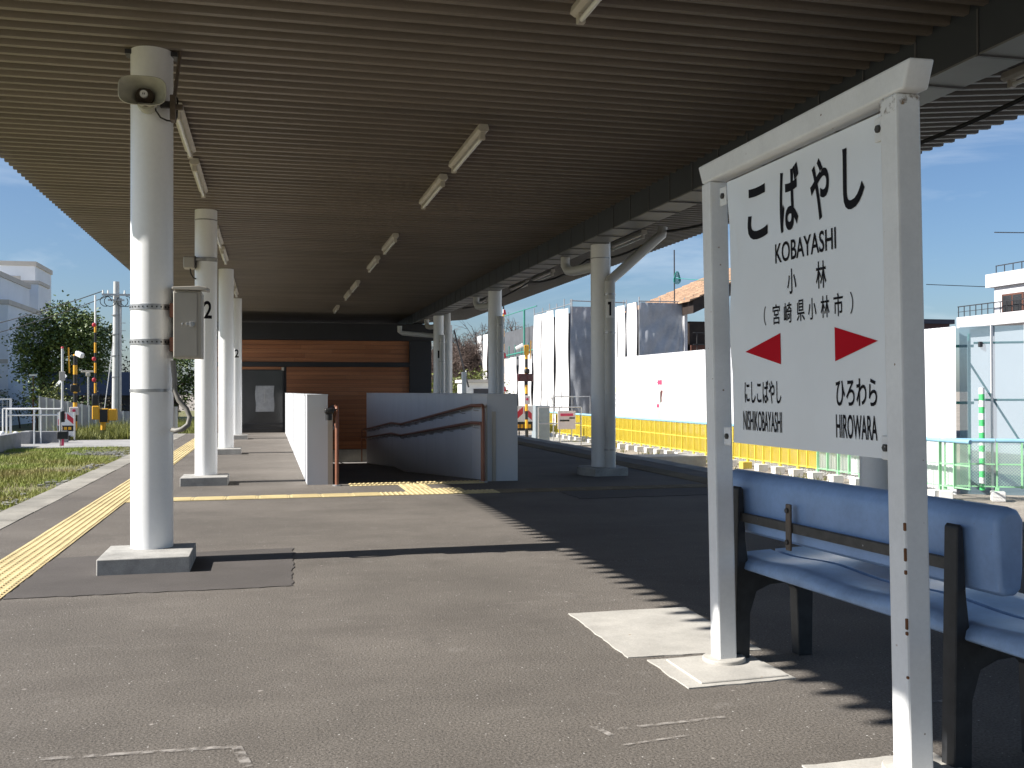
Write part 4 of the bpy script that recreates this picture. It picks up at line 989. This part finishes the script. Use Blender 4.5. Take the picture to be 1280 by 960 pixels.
for s in (-1, 1):
    MB().prism([(9.875 + s * .03, YC + .49, .42), (9.875 + s * .03, YC + .49, .15), (9.875 + s * .33, YC + .49, -.12), (9.875 + s * .33, YC + .49, .15)], (0, .008, 0)).build('chevron', signal_red, cv)
MB().box(9.52, 10.23, YC + .485, YC + .498, -.52, -.18).build('caption_panel', kmark, cv)
for k in range(4): MB().box(9.58 + .16 * k, 9.69 + .16 * k, YC + .478, YC + .484, -.43, -.28).build('caption_mark', ymark, cv)
MB().cyl((9.7, YC + .56, G), (9.7, YC + .56, -.4), .03, 8).cyl((10.05, YC + .56, G), (10.05, YC + .56, -.4), .03, 8).build('stand', steel_dark, cv)
gs = thing('striped_post', 'green and white striped post beside the right crossing', 'post', (9.35, YC + .6, G))
st_ = MB(); stripes(st_, 9.35, YC + .6, -.6, .38, .14, .16, 12); st_.build('post', [green_stripe, mesh_g], gs); MB().box(9.1, 9.6, YC + .4, YC + .8, G, -.6).build('base', kmark, gs, bev=.1)
def pipe_fence(name, label, P, posts, z0, z1, mids, mat=galv, r=.024, cat='railing'):
    t = thing(name, label, cat, (P[0][0], P[0][1], z0)); a, b = Vector(P[0]), Vector(P[1])
    for k in range(posts):
        p = a.lerp(b, k / (posts - 1)); MB().cyl((p.x, p.y, z0), (p.x, p.y, z1), r, 8).build('post', mat, t)
    for z in [z1] + mids: MB().cyl((a.x, a.y, z), (b.x, b.y, z), r * .95, 8).build('rail', mat, t)
    return t
pipe_fence('pipe_railing', 'galvanised pipe railing between crossing post and yellow fence', ((10.0, 37.0), (11.7, 37.0)), 3, G, .42, [-.2])
pipe_fence('pipe_railing', 'taller galvanised railing frame at the end of the yellow fence', ((11.6, 40.5), (13.2, 40.5)), 3, G, .80, [])
wb = thing('info_sign', 'white information board with red heading on the pipe railing', 'sign', (11.1, 36.95, 0))
MB().box(10.75, 11.45, 36.90, 36.94, -.42, .28).build('board', skin_poster, wb); MB().box(10.85, 11.35, 36.888, 36.899, .08, .18).build('heading', poster_red, wb)
MB().box(10.82, 11.2, 36.888, 36.899, -.12, -.06).box(11.2, 11.42, 36.888, 36.899, -.02, .03).build('text_line', kmark, wb)
cb = thing('equipment_cabinet', 'grey blue equipment cabinet behind the pipe railing', 'cabinet', (10.75, 39.5, G))
MB().box(10.5, 11.1, 39.3, 39.9, G, .45).build('case', grey_steel, cb, bev=.01, seg=1); MB().box(10.54, 11.06, 39.29, 39.299, -1.0, .40).build('door', grey_steel, cb)
# rails of the near right track
rk = structure('railway_track', MB().box(6.64, 6.70, -8, 60, G + .06, G + .17).box(7.71, 7.77, -8, 60, G + .06, G + .17), rail_steel)
slm = MB().box(6.2, 8.2, -.1, .1, G - .02, G + .06).mesh('sleeper', concrete)
for k in range(95): inst('sleeper', slm, rk, (0, -7.5 + .65 * k, 0))

# ================================================================== VEGETATION
def leaf_cloud(lobes, n, size, seed, flat=.6):
    r_ = random.Random(seed); mb = MB(); tot = sum(l[3] * l[4] * l[5] for l in lobes); W = [l[3] * l[4] * l[5] / tot for l in lobes]
    clumps = []
    for l, w in zip(lobes, W):
        for _ in range(max(6, int(w * n / 26))):
            while True:
                p = Vector((r_.uniform(-1, 1), r_.uniform(-1, 1), r_.uniform(-1, 1)))
                if .35 < p.length < 1: break
            q = p.normalized() * (p.length ** .4) * r_.uniform(.82, 1.06)
            clumps.append(Vector((l[0] + q.x * l[3], l[1] + q.y * l[4], l[2] + q.z * l[5])))
    per = max(1, n // len(clumps))
    for c in clumps:
        cr_ = size * r_.uniform(1.6, 3.4)
        for _ in range(per):
            o = Vector((r_.gauss(0, .5), r_.gauss(0, .5), r_.gauss(0, .42))) * cr_
            p = c + o; s = size * r_.uniform(.6, 1.25)
            nrm_ = Vector((r_.gauss(0, 1), r_.gauss(0, 1), abs(r_.gauss(0, 1)) + flat)).normalized()
            u = nrm_.orthogonal().normalized(); a = r_.uniform(0, 6.28); u = Matrix.Rotation(a, 3, nrm_) @ u; v = nrm_.cross(u)
            mb.quad(p - u * s * .5, p - v * s * .28, p + u * s * .5, p + v * s * .28)
    return mb
def tree(name, label, x, y, lobes, n, size, leafm, seed, tr=.22, trunk_top=None, limbs=5, group=None, cat='tree'):
    t = thing(name, label, cat, (x, y, G), group); r_ = random.Random(seed + 100)
    top = trunk_top or max(l[2] for l in lobes) * .6
    mb = MB(); mb.tube([(x, y, G), (x + r_.uniform(-.15, .15), y, G + (top - G) * .5), (x + r_.uniform(-.3, .3), y, top)], [tr, tr * .8, tr * .5], 8)
    for k in range(limbs):
        l = r_.choice(lobes); z0 = G + (top - G) * r_.uniform(.4, .95)
        e = Vector((l[0] + r_.uniform(-.6, .6) * l[3], l[1] + r_.uniform(-.6, .6) * l[4], l[2] + r_.uniform(-.4, .6) * l[5])); s = Vector((x, y, z0)); m_ = s.lerp(e, .5) + Vector((0, 0, .25))
        mb.tube([s, m_, e], [tr * .45, tr * .28, tr * .1], 6)
    mb.build('trunk', bark_m, t)
    leaf_cloud(lobes, n, size, seed).build('crown', leafm, t)
    return t
tree('broadleaf_tree', 'big dark evergreen tree in front of the pale building on the left', -12.5, 62,
     [(-12.6, 62, 4.2, 1.5, 1.4, 1.1), (-11.3, 62.4, 4.9, 1.5, 1.5, 1.15), (-10.2, 62, 4.3, 1.4, 1.4, 1.3), (-9.6, 62.3, 3.5, 1.1, 1.2, 1.3), (-11.2, 61.6, 3.3, 1.8, 1.3, 1.2), (-13.1, 61.8, 3.2, 1.1, 1.1, 1.0), (-10.4, 61.6, 2.5, 1.5, 1.1, .9), (-12.7, 61.5, 2.2, .9, .9, .9)], 17000, .21, leaf_d, 1, .26, 3.6, 8)
tree('shrub', 'rounded green shrub under the big evergreen tree', -12.4, 60.5, [(-12.5, 60.5, 1.3, .8, .7, .8), (-12.2, 60.4, .7, .7, .6, .7)], 900, .2, leaf_d, 2, .06, .6, 2, cat='shrub')
tree('shrub', 'yellowish upright shrub beside the tilted solar panel', -11.0, 57.0, [(-11.1, 57, .9, .5, .5, .8), (-10.6, 57, .5, .55, .5, .6), (-11.2, 57, .3, .5, .5, .5)], 900, .15, leaf_y, 3, .04, .6, 3, cat='shrub')
tree('broadleaf_tree', 'brownish leaved tree behind the concrete utility pole', -8.2, 74, [(-8.4, 74, 2.2, 1.4, 1.2, 1.3), (-7.6, 74, 3.4, 1.4, 1.2, 1.4), (-7.4, 74, 1.2, 1.6, 1.2, 1.3), (-9.6, 74, 1.0, 1.6, 1.2, 1.0)], 3200, .26, leaf_b, 4, .2)
tree('broadleaf_tree', 'dark tree filling the gap between the left columns', -6.0, 70, [(-6.3, 70, 2.0, 1.6, 1.2, 1.6), (-5.2, 70, 2.6, 1.6, 1.3, 1.7), (-4.4, 70, 1.2, 1.5, 1.2, 1.3), (-6.6, 70, .6, 1.3, 1.0, .9)], 4200, .24, leaf_d, 5, .2)
tree('broadleaf_tree', 'small green tree showing between the second and third left columns', -2.4, 66, [(-2.4, 66, 2.2, 1.3, 1.2, 1.4), (-3.2, 66, 1.2, 1.3, 1.2, 1.0), (-1.8, 66, .8, 1.2, 1, 1)], 2200, .24, leaf_m, 6, .15)
for k, (x, y) in enumerate(((-10.2, 58.5), (-9.2, 60))):
    tree('shrub', ['low clipped green hedge bush left of the street lamp', 'low dull bush right of the street lamp'][k], x, y, [(x, y, .35, .9, .6, .6), (x + .7, y, .1, .7, .6, .5)], 700, .16, (leaf_m, leaf_b)[k], 10 + k, .05, .1, 2, cat='shrub')
tree('shrub', 'clipped dark green hedge at the foot of the pale building', -14.2, 64.5, [(-14.6, 64.5, .6, 1.0, .5, .5), (-13.4, 64.5, .6, .9, .5, .5), (-14, 64.3, 0.0, 1.2, .5, .5)], 900, .16, leaf_m, 14, .05, .1, 2, cat='shrub')
def bare_tree(label, x, y, h, spread, seed, n):
    t = thing('bare_tree', label, 'tree', (x, y, G), 'leafless brown trees behind the scaffold'); r_ = random.Random(seed); mb = MB(); tw_ = MB()
    def grow(p, d, ln, rad, lev):
        q = p + d * ln
        (mb if lev < 2 else tw_).tube([p, p.lerp(q, .5) + Vector((r_.gauss(0, .04), r_.gauss(0, .04), 0)) * ln, q], [rad, rad * .8, rad * .6], 6 if lev < 2 else 3, caps=False)
        if lev >= 5: return
        for _ in range(n[lev]):
            a = Vector((r_.gauss(0, 1), r_.gauss(0, 1), r_.gauss(.25, .8))).normalized(); dd = (d * (.75 if lev < 2 else .55) + a * spread).normalized()
            s = p.lerp(q, r_.uniform(.35, 1.0)); grow(s, dd, ln * r_.uniform(.55, .82), rad * .62, lev + 1)
    grow(Vector((x, y, G)), Vector((r_.uniform(-.1, .1), 0, 1)).normalized(), h * .38, .16, 0)
    mb.build('trunk', bark_m, t); o = tw_.build('twigs', twig_m, t); o['kind'] = 'stuff'
    return t
bare_tree('bare brown tree closest to the right canopy edge', 12.6, 72, 8.2, .75, 31, (7, 6, 5, 5, 3))
bare_tree('bare brown tree rising behind the far white sheets', 14.6, 75, 8.2, .8, 32, (7, 6, 5, 5, 3))
bare_tree('bare brown tree behind the netting right of the barrier arm', 19.6, 76, 8.2, .8, 33, (7, 6, 5, 5, 3))
bare_tree('bare brown tree hidden low beside the far pole', 11.6, 78, 6.6, .8, 34, (7, 6, 5, 4, 3))
bare_tree('bare brown tree between the station post and the far pole', 13.4, 70, 7.0, .8, 35, (7, 6, 5, 5, 3))
bare_tree('bare brown tree standing farthest back on the right', 17.2, 79, 8.4, .8, 36, (7, 6, 5, 5, 3))
tree('shrub', 'bright green bush beside the white shed beyond the right column', 10.9, 55, [(10.6, 55, 1.0, .9, .8, 1.0), (11.6, 55, 1.3, .9, .8, .9), (9.6, 55, .5, 1.0, .8, 1.3), (12.3, 55, .6, .8, .7, .9)], 2600, .19, leaf_y, 21, .06, .8, 4, cat='shrub')
tree('shrub', 'bright green bush between station post and far pole', 7.9, 50, [(7.9, 50, .6, .8, .7, 1.1), (8.5, 50, 1.0, .7, .7, .9)], 1300, .18, leaf_y, 22, .05, .5, 3, cat='shrub')

# grass: clumped blades on the disused track bed and tall grass beyond the road
def blades(name, xs, ys, n, h, w, mat, seed, label, noise=1.0):
    r_ = random.Random(seed); V = []; Fc = []
    for k in range(n):
        x = r_.uniform(*xs); y = ys[0] + (ys[1] - ys[0]) * r_.random() ** 1.25
        d = math.sin(x * 1.7 + 1.3 * math.sin(y * .9)) + math.sin(y * 1.1 + x * .6) + r_.gauss(0, .8)
        if d < -.9: continue
        hh = h * r_.uniform(.4, 1.0) * (1 + .25 * d); a = r_.uniform(0, 6.28); lx, ly = r_.gauss(0, .4) * hh, r_.gauss(0, .4) * hh; wx, wy = w * math.cos(a) * .5, w * math.sin(a) * .5
        i = len(V); z = G + .02
        V += [(x - wx, y - wy, z), (x + wx, y + wy, z), (x + lx, y + ly, z + hh)]; Fc.append((i, i + 1, i + 2))
    me = bpy.data.meshes.new(name); me.from_pydata(V, [], Fc); me.materials.append(mat)
    o = bpy.data.objects.new(name, me); COL.objects.link(o); o['kind'] = 'stuff'; o['label'] = label; o['category'] = 'grass'
    return o
blades('grass', (-9.5, -3.6), (10, 40.3), 110000, .11, .020, grass_m, 5, 'short patchy grass on the disused track bed left of the platform')
blades('tall_grass', (-9, -2.6), (46.8, 62), 30000, .62, .035, tallgrass_m, 6, 'tall yellow green grass beyond the crossing road')
wd = MB(); r_ = random.Random(9)
V = []
for k in range(1500):
    x = r_.uniform(11.9, 13.0); y = r_.uniform(17, 44)
    if math.sin(y * 2.1) + math.sin(y * .7 + x * 3) + r_.gauss(0, .5) < .9: continue
    h = r_.uniform(.05, .22); a = r_.uniform(0, 6.28)
    wd.quad((x - .015, y, G), (x + .015, y, G), (x + h * .5 * math.cos(a), y + h * .5 * math.sin(a), G + h), (x + h * .5 * math.cos(a), y + h * .5 * math.sin(a), G + h))
tag(wd.build('weeds', tallgrass_m), 'dry weeds along the foot of the yellow fence', 'weeds', kind='stuff')
st_ = MB(); r_ = random.Random(12)
for k in range(2600):
    x = r_.uniform(-5.0, -3.4) if k % 3 else r_.uniform(-6.6, -3); y = r_.uniform(9, 40) if k % 3 else r_.uniform(36, 40.4); s = r_.uniform(.02, .06)
    if k % 3 and math.sin(y * 1.3) + r_.gauss(0, .6) < .2: continue
    st_.hexa([(x + sx * s * r_.uniform(.6, 1.2), y + sy * s * r_.uniform(.6, 1.2), G + .02 + (sz + 1) * s * .5) for sz in (-1, 1) for sx, sy in ((-1, -1), (1, -1), (1, 1), (-1, 1))])
tag(st_.build('stones', concrete), 'loose pale stones between the grass and the platform edge', 'stones', kind='stuff')

# ================================================================== LEFT BACKGROUND
lb = thing('pale_building', 'large pale blue grey flat roofed building at the left edge', 'building', (-16, 69.4, G))
MB().box(-34, -17.0, 60, 80, G, 8.62).build('main_block', bldg_w, lb); MB().box(-34.1, -16.9, 59.9, 80.1, 8.625, 8.95).build('roof_trim', bldg_trim, lb)
MB().box(-34, -16.0, 69.4, 78.5, G, 6.62).build('low_block', bldg_w, lb); MB().box(-34.1, -15.9, 69.3, 78.6, 6.625, 6.92).build('roof_trim', bldg_trim, lb)
MB().box(-30, -17.65, 85, 91, G, 10.9).build('stair_tower', bldg_w, lb); MB().box(-30.1, -17.55, 84.9, 91.1, 10.905, 11.25).build('roof_trim', bldg_trim, lb)
MB().box(-19.9, -18.7, 84.95, 85.0, 9.3, 10.1).build('window', bldg_trim, lb)
MB().box(-18.6, -16.6, 81, 84.5, G, 9.1).build('annex', bldg_w, lb); MB().box(-18.7, -16.5, 80.9, 84.6, 9.105, 9.35).build('roof_trim', bldg_trim, lb)
MB().box(-34, -15.98, 69.37, 69.41, 2.9, 3.15).box(-34, -15.98, 69.37, 69.41, .9, 1.1).build('floor_band', bldg_trim, lb)
for k in range(5): MB().box(-17.6 - 1.6 * k, -16.6 - 1.6 * k, 69.36, 69.399, 1.25, 2.6).build('window', glass_dark, lb)
hz_ = thing('dark_house', 'low dark house with a navy roof behind the big evergreen tree', 'house', (-10.6, 68, G))
MB().box(-13.4, -8.2, 66.4, 72, G, .9).build('wall', wall_dark, hz_)
MB().prism([(-13.7, 66.0, .85), (-13.7, 72.4, .85), (-13.7, 69.2, 2.35)], (5.8, 0, 0)).build('roof', roof_navy, hz_)
w_ = MB().box(-12.2, -11.2, 66.36, 66.399, -.2, .6).build('window', glass_dark, hz_)
# utility pole
up_ = thing('utility_pole', 'grey concrete utility pole with crossarm left of the nearest column', 'utility pole', (-7.62, 55.4, G))
MB().tube([(-7.66, 55.4, G), (-7.62, 55.4, 6.76)], [.20, .145], 16).build('pole', pole_m, up_)
MB().cyl((-7.42, 55.3, G), (-7.40, 55.3, 5.9), .06, 8).build('side_pipe', galv, up_)
MB().box(-8.3, -6.3, 55.2, 55.28, 6.02, 6.12).build('crossarm', galv, up_)
MB().box(-8.0, -7.2, 55.15, 55.2, 5.75, 5.83).build('crossarm', galv, up_)
for x in (-8.25, -8.0, -7.2, -6.8, -6.35): MB().tube([(x, 55.24, 6.12), (x, 55.24, 6.3)], [.05, .035], 8).build('insulator', white_plain, up_)
lo = MB()
for k, x in enumerate((-8.1, -7.9, -7.3, -7.1, -6.7)):
    lo.tube([(x + .28 * math.cos(a * .62 + k), 55.15, 5.72 + .27 * math.sin(a * .62 + k)) for a in range(9)], .02, 5)
lo.build('jumper_wires', cable_m, up_)
for z in (5.0, 4.0, 2.9, 1.8): MB().tube([(-7.65, 55.4, z), (-7.65, 55.4, z + .05)], .205, 14).build('band', stainless, up_)
sp_ = MB()
for z in (4.6, 4.2, 3.7, 3.2): sp_.box(-7.38, -7.15, 55.25, 55.28, z, z + .03)
sp_.build('step', galv, up_)
gw = tag(MB().cyl((-7.75, 55.2, 3.6), (-8.25, 54.8, -1.0), .022, 6).build('guy_wire', galv), 'thin guy wire slanting from the utility pole to the grass', 'wire')
tag(MB().tube(sag([(-8.25, 55.24, 6.25), (-22, 66, 3.8)], .35), .025, 5).build('power_line', cable_m), 'upper power line running left from the utility pole over the tree', 'wire')
tag(MB().tube(sag([(-8.0, 55.24, 6.0), (-22, 64, 3.0)], .45), .022, 5).build('power_line', cable_m), 'lower power line running left from the utility pole over the tree', 'wire')
for (p0, p1, lab) in (((18, 22, 5.05), (40, 38, 8.9), 'uppermost thin power line right of the station sign'), ((24, 33, 5.0), (60, 33, 5.3), 'middle thin power line right of the station sign')):
    tag(MB().tube(sag([p0, p1], .2), .014, 5).build('power_line', cable_m), lab, 'wire')
# level crossing, left
YL = 48.97
bl = thing('crossing_barrier', 'yellow and black barrier machine with its striped arm raised on the left', 'barrier', (-7.3, YL, G))
stripes(MB(), -7.3, YL, G, -.25, .11, .42, 12, start=1).build('pedestal', [ymark, kmark], bl)
c_ = MB(); c_.m = 0; c_.box(-7.75, -7.45, YL - .2, YL + .2, -.20, .42); c_.m = 1; c_.box(-7.45, -7.05, YL - .2, YL + .2, -.35, .30); c_.m = 0; c_.box(-7.05, -6.70, YL - .2, YL + .2, -.25, .28); c_.build('housing', [ymark, kmark], bl, bev=.03, seg=1)
MB().box(-7.78, -7.48, YL - .1, YL + .1, .40, .95).build('counterweight', kmark, bl, bev=.05)
stripes(MB(), -7.64, YL, 1.0, 4.1, .05, .46, start=0).build('arm', [ymark, kmark], bl)
MB().cyl((-7.64, YL, 4.1), (-7.64, YL, 5.46), .042, 8).build('arm_tip', white_plain, bl)
for z in (4.1, 2.55, 1.6): MB().ball((-7.68, YL - .07, z), .09, .03, .10, 10, 6).build('reflector', signal_red, bl)
cl = thing('crossing_signal', 'striped crossing signal post with white camera on the left', 'signal', (-8.42, YL - .4, G))
stripes(MB(), -8.42, YL - .4, G, 2.75, .09, .42, 12, start=0).build('post', [kmark, ymark], cl)
MB().bar((-8.35, YL - .45, 2.80), (-8.05, YL - .75, 2.66), .20, .22).build('camera_case', white_plain, cl, bev=.03, seg=1)
MB().bar((-8.66, YL - .4, 1.9), (-8.70, YL - .4, 3.05), .06, .05).build('cross_board', ymark, cl)
MB().box(-8.62, -8.22, YL - .5, YL - .3, 1.05, 1.4).build('lamp_board', kmark, cl, bev=.05)
MB().box(-8.62, -8.25, YL - .62, YL - .52, .02, .38).build('phone_box', skin_poster, cl, bev=.02, seg=1); MB().cyl((-8.43, YL - .64, .22), (-8.43, YL - .62, .22), .07, 10).build('emblem', poster_red, cl)
c2 = thing('chevron_sign', 'red and white chevron warning board at the left crossing', 'sign', (-8.3, 46.2, G))
MB().box(-8.72, -8.0, 46.2, 46.23, -.85, .18).build('board', white_plain, c2)
for s in (-1, 1): MB().prism([(-8.36 + s * .03, 46.19, .14), (-8.36 + s * .03, 46.19, -.1), (-8.36 + s * .32, 46.19, -.36), (-8.36 + s * .32, 46.19, -.12)], (0, .008, 0)).build('chevron', signal_red, c2)
MB().box(-8.70, -8.02, 46.185, 46.198, -.62, -.38).build('caption_panel', kmark, c2)
for k in range(3): MB().box(-8.62 + .17 * k, -8.5 + .17 * k, 46.178, 46.184, -.56, -.44).build('caption_mark', ymark, c2)
MB().cyl((-8.0, 46.0, G), (-8.0, 46.0, .2), .035, 8).build('stand', galv, c2)
MB().prism([(-8.6, 45.9, G + .08), (-8.2, 45.9, G + .08), (-8.2, 45.9, G + .3)], (0, .3, 0)).build('foot', kmark, c2)
tp = thing('thin_pole', 'thin pale pole with a small grey box beside the crossing post', 'pole', (-8.72, 47.3, G))
MB().cyl((-8.72, 47.3, G), (-8.72, 47.3, 2.95), .05, 10).build('pole', pole_m, tp); MB().box(-8.83, -8.6, 47.2, 47.28, 1.55, 1.95).build('box', box_m, tp, bev=.01, seg=1)
MB().ball((-8.72, 47.3, 2.98), .06, .06, .06, 8, 6).build('cap', signal_red, tp)
bp = thing('gate_post', 'short grey post with a black box near the edge of the grass', 'post', (-7.95, 41.5, G))
MB().cyl((-7.72, 41.5, G), (-7.72, 41.5, .30), .05, 10).build('post', galv, bp); MB().box(-7.82, -7.42, 41.35, 41.5, -.75, -.45).build('box', kmark, bp, bev=.03); MB().box(-7.66, -7.58, 41.4, 41.45, -1.0, -.75).build('tag', poster_red, bp)
MB().box(-7.66, -7.56, 41.42, 41.5, -.1, .32).build('hinge', kmark, bp)
pipe_fence('pipe_gate', 'white pipe gate frame left of the gate post', ((-10.0, 43.2), (-8.0, 43.2)), 3, G, .38, [.14], white_plain, .032, 'gate')
pipe_fence('pipe_gate', 'wider white pipe frame reaching the left bollards', ((-10.3, 43.9), (-8.9, 43.9)), 2, G, .39, [], white_plain, .03, 'gate')
fw_ = thing('tall_panel_fence', 'tall lilac grey panel fence with white posts sloping to the right', 'fence', (-9.3, 50, G))
fa, fb = Vector((-10.6, 52.0, 0)), Vector((-6.6, 52.6, 0))
for k in range(13):
    u0_, u1_ = k / 13, (k + 1) / 13; a = fa.lerp(fb, u0_); b = fa.lerp(fb, u1_); za, zb = .85 - .85 * u0_, .85 - .85 * u1_
    if k > 9: za = zb = .10
    MB().hexa([(a.x + .02, a.y, G), (b.x - .02, b.y, G), (b.x - .02, b.y + .02, G), (a.x + .02, a.y + .02, G), (a.x + .02, a.y, za), (b.x - .02, b.y, zb), (b.x - .02, b.y + .02, zb), (a.x + .02, a.y + .02, za)]).build('fence_sheet', lilac, fw_)
    MB().box(a.x - .03, a.x + .03, a.y - .05, a.y, G, za + .02).build('post', white_plain, fw_)
lf = thing('mesh_gate', 'white framed wire gate at the far left edge', 'gate', (-11.0, 44.5, G))
MB().box(-12.6, -12.55, 44.5, 44.55, G, .78).box(-10.2, -10.12, 44.5, 44.56, G, .80).box(-12.55, -10.2, 44.5, 44.54, .74, .80).build('frame', white_plain, lf)
wr = MB()
for k in range(14): wr.box(-12.5 + .17 * k, -12.485 + .17 * k, 44.51, 44.52, -.8, .74)
for k in range(8): wr.box(-12.55, -10.2, 44.521, 44.53, -.7 + .18 * k, -.69 + .18 * k)
wr.build('wire', galv, lf)
cw = thing('concrete_wall', 'low grey concrete wall at the bottom of the left edge', 'wall', (-9.5, 38, G))
MB().box(-12.5, -9.1, 36.6, 37.0, G, -.48).box(-9.35, -9.1, 37.0, 41.5, G, -.48).build('wall', grey_wall, cw, bev=.02, seg=1)
cw2 = thing('concrete_wall', 'angled grey concrete kerb wall behind the white gate frame', 'wall', (-9, 45, G))
MB().box(-9.6, -9.25, 43.6, 44.6, G, -.52).box(-9.25, -8.0, 44.4, 44.7, G, -.55).build('wall', grey_wall, cw2, bev=.02, seg=1)
for k, (x, y, lab) in enumerate(((-9.38, 41.9, 'round topped white bollard beside the concrete wall'), (-9.95, 42.3, 'white bollard at the left end of the pipe frame'))):
    t = thing('bollard', lab, 'bollard', (x, y, G), 'white bollards by the left gate'); MB().cyl((x, y, G), (x, y, -.55), .12, 14).ball((x, y, -.55), .12, .12, .1, 14, 8).build('post', white_plain, t); MB().cyl((x, y, -.72), (x, y, -.68), .124, 14).build('band', steel_dark, t)
sl2 = thing('street_lamp', 'slim street lamp with flat twin head before the dark house', 'street lamp', (-9.4, 58, G))
MB().cyl((-9.4, 58, G), (-9.4, 58, 2.1), .05, 8).build('pole', galv, sl2); MB().box(-9.75, -9.1, 57.9, 58.1, 2.1, 2.2).box(-9.5, -9.3, 57.85, 58.1, 1.9, 2.1).build('lamp_head', lamp_body, sl2, bev=.02, seg=1)
so2 = thing('solar_collector', 'tilted grey solar panel on thin dark legs before the shrub', 'solar panel', (-10.7, 57.6, G))
MB().hexa([(-11.0, 57.5, 1.25), (-10.9, 57.3, 1.25), (-10.35, 57.4, 1.9), (-10.45, 57.6, 1.95), (-11.05, 57.55, 1.32), (-10.95, 57.35, 1.32), (-10.42, 57.45, 1.98), (-10.52, 57.65, 2.02)]).build('panel', solar_m, so2)
MB().cyl((-10.85, 57.55, G), (-10.85, 57.55, 1.4), .03, 6).cyl((-10.6, 57.55, G), (-10.6, 57.55, 1.65), .03, 6).build('leg', steel_dark, so2)
pk = thing('lamp_post', 'thin reddish lamp post before the pale building', 'post', (-12.5, 60, G))
MB().cyl((-12.55, 60, G), (-12.55, 60, 1.95), .04, 8).build('pole', brown_m, pk); MB().box(-12.75, -12.35, 59.9, 60.1, 1.95, 2.03).build('lamp_head', white_plain, pk)
# marker post seen between the first two columns
mp_ = thing('marker_post', 'white marker post with dark top beside the platform end on the left', 'post', (-2.6, 30.0, -.4))
MB().box(-2.62, -2.50, 30.0, 30.1, -1.0, .62).build('post', white_plain, mp_); MB().box(-2.66, -2.6, 29.95, 30.1, -1.0, 1.35).build('dark_post', brown_m, mp_)
MB().box(-2.9, -2.0, 29.6, 30.4, G, -.62).build('base', concrete, mp_, bev=.02, seg=1); MB().cyl((-2.8, 29.8, -.62), (-2.8, 29.8, -.42), .1, 10).build('cap', white_plain, mp_)
# right far poles and shed
fp = thing('far_pole', 'pale wooden pole right of the farthest right column', 'pole', (7.15, 40, G))
MB().cyl((7.15, 40, G), (7.15, 40, 3.7), .075, 10).build('pole', pole_m, fp); MB().cyl((7.3, 40, 3.5), (7.95, 40.3, 1.2), .035, 6).build('stay', steel_dark, fp)
MB().box(7.62, 7.78, 39.9, 40.1, G, 1.82).build('stay_guard', grey_steel, fp)
sh = thing('white_shed', 'small white shed with flat roof between bush and sheets', 'shed', (8.2, 44, G))
MB().box(8.55, 9.9, 44, 46, G, 1.42).build('wall', white_plain, sh); MB().box(8.45, 10.0, 43.8, 46.1, 1.425, 1.56).build('roof', bldg_trim, sh); MB().box(8.9, 9.6, 43.97, 43.999, -.8, 1.15).build('door', wall_dark, sh)
MB().cyl((8.5, 43.7, G), (8.5, 43.7, 1.95), .03, 6).build('pipe', white_plain, sh)
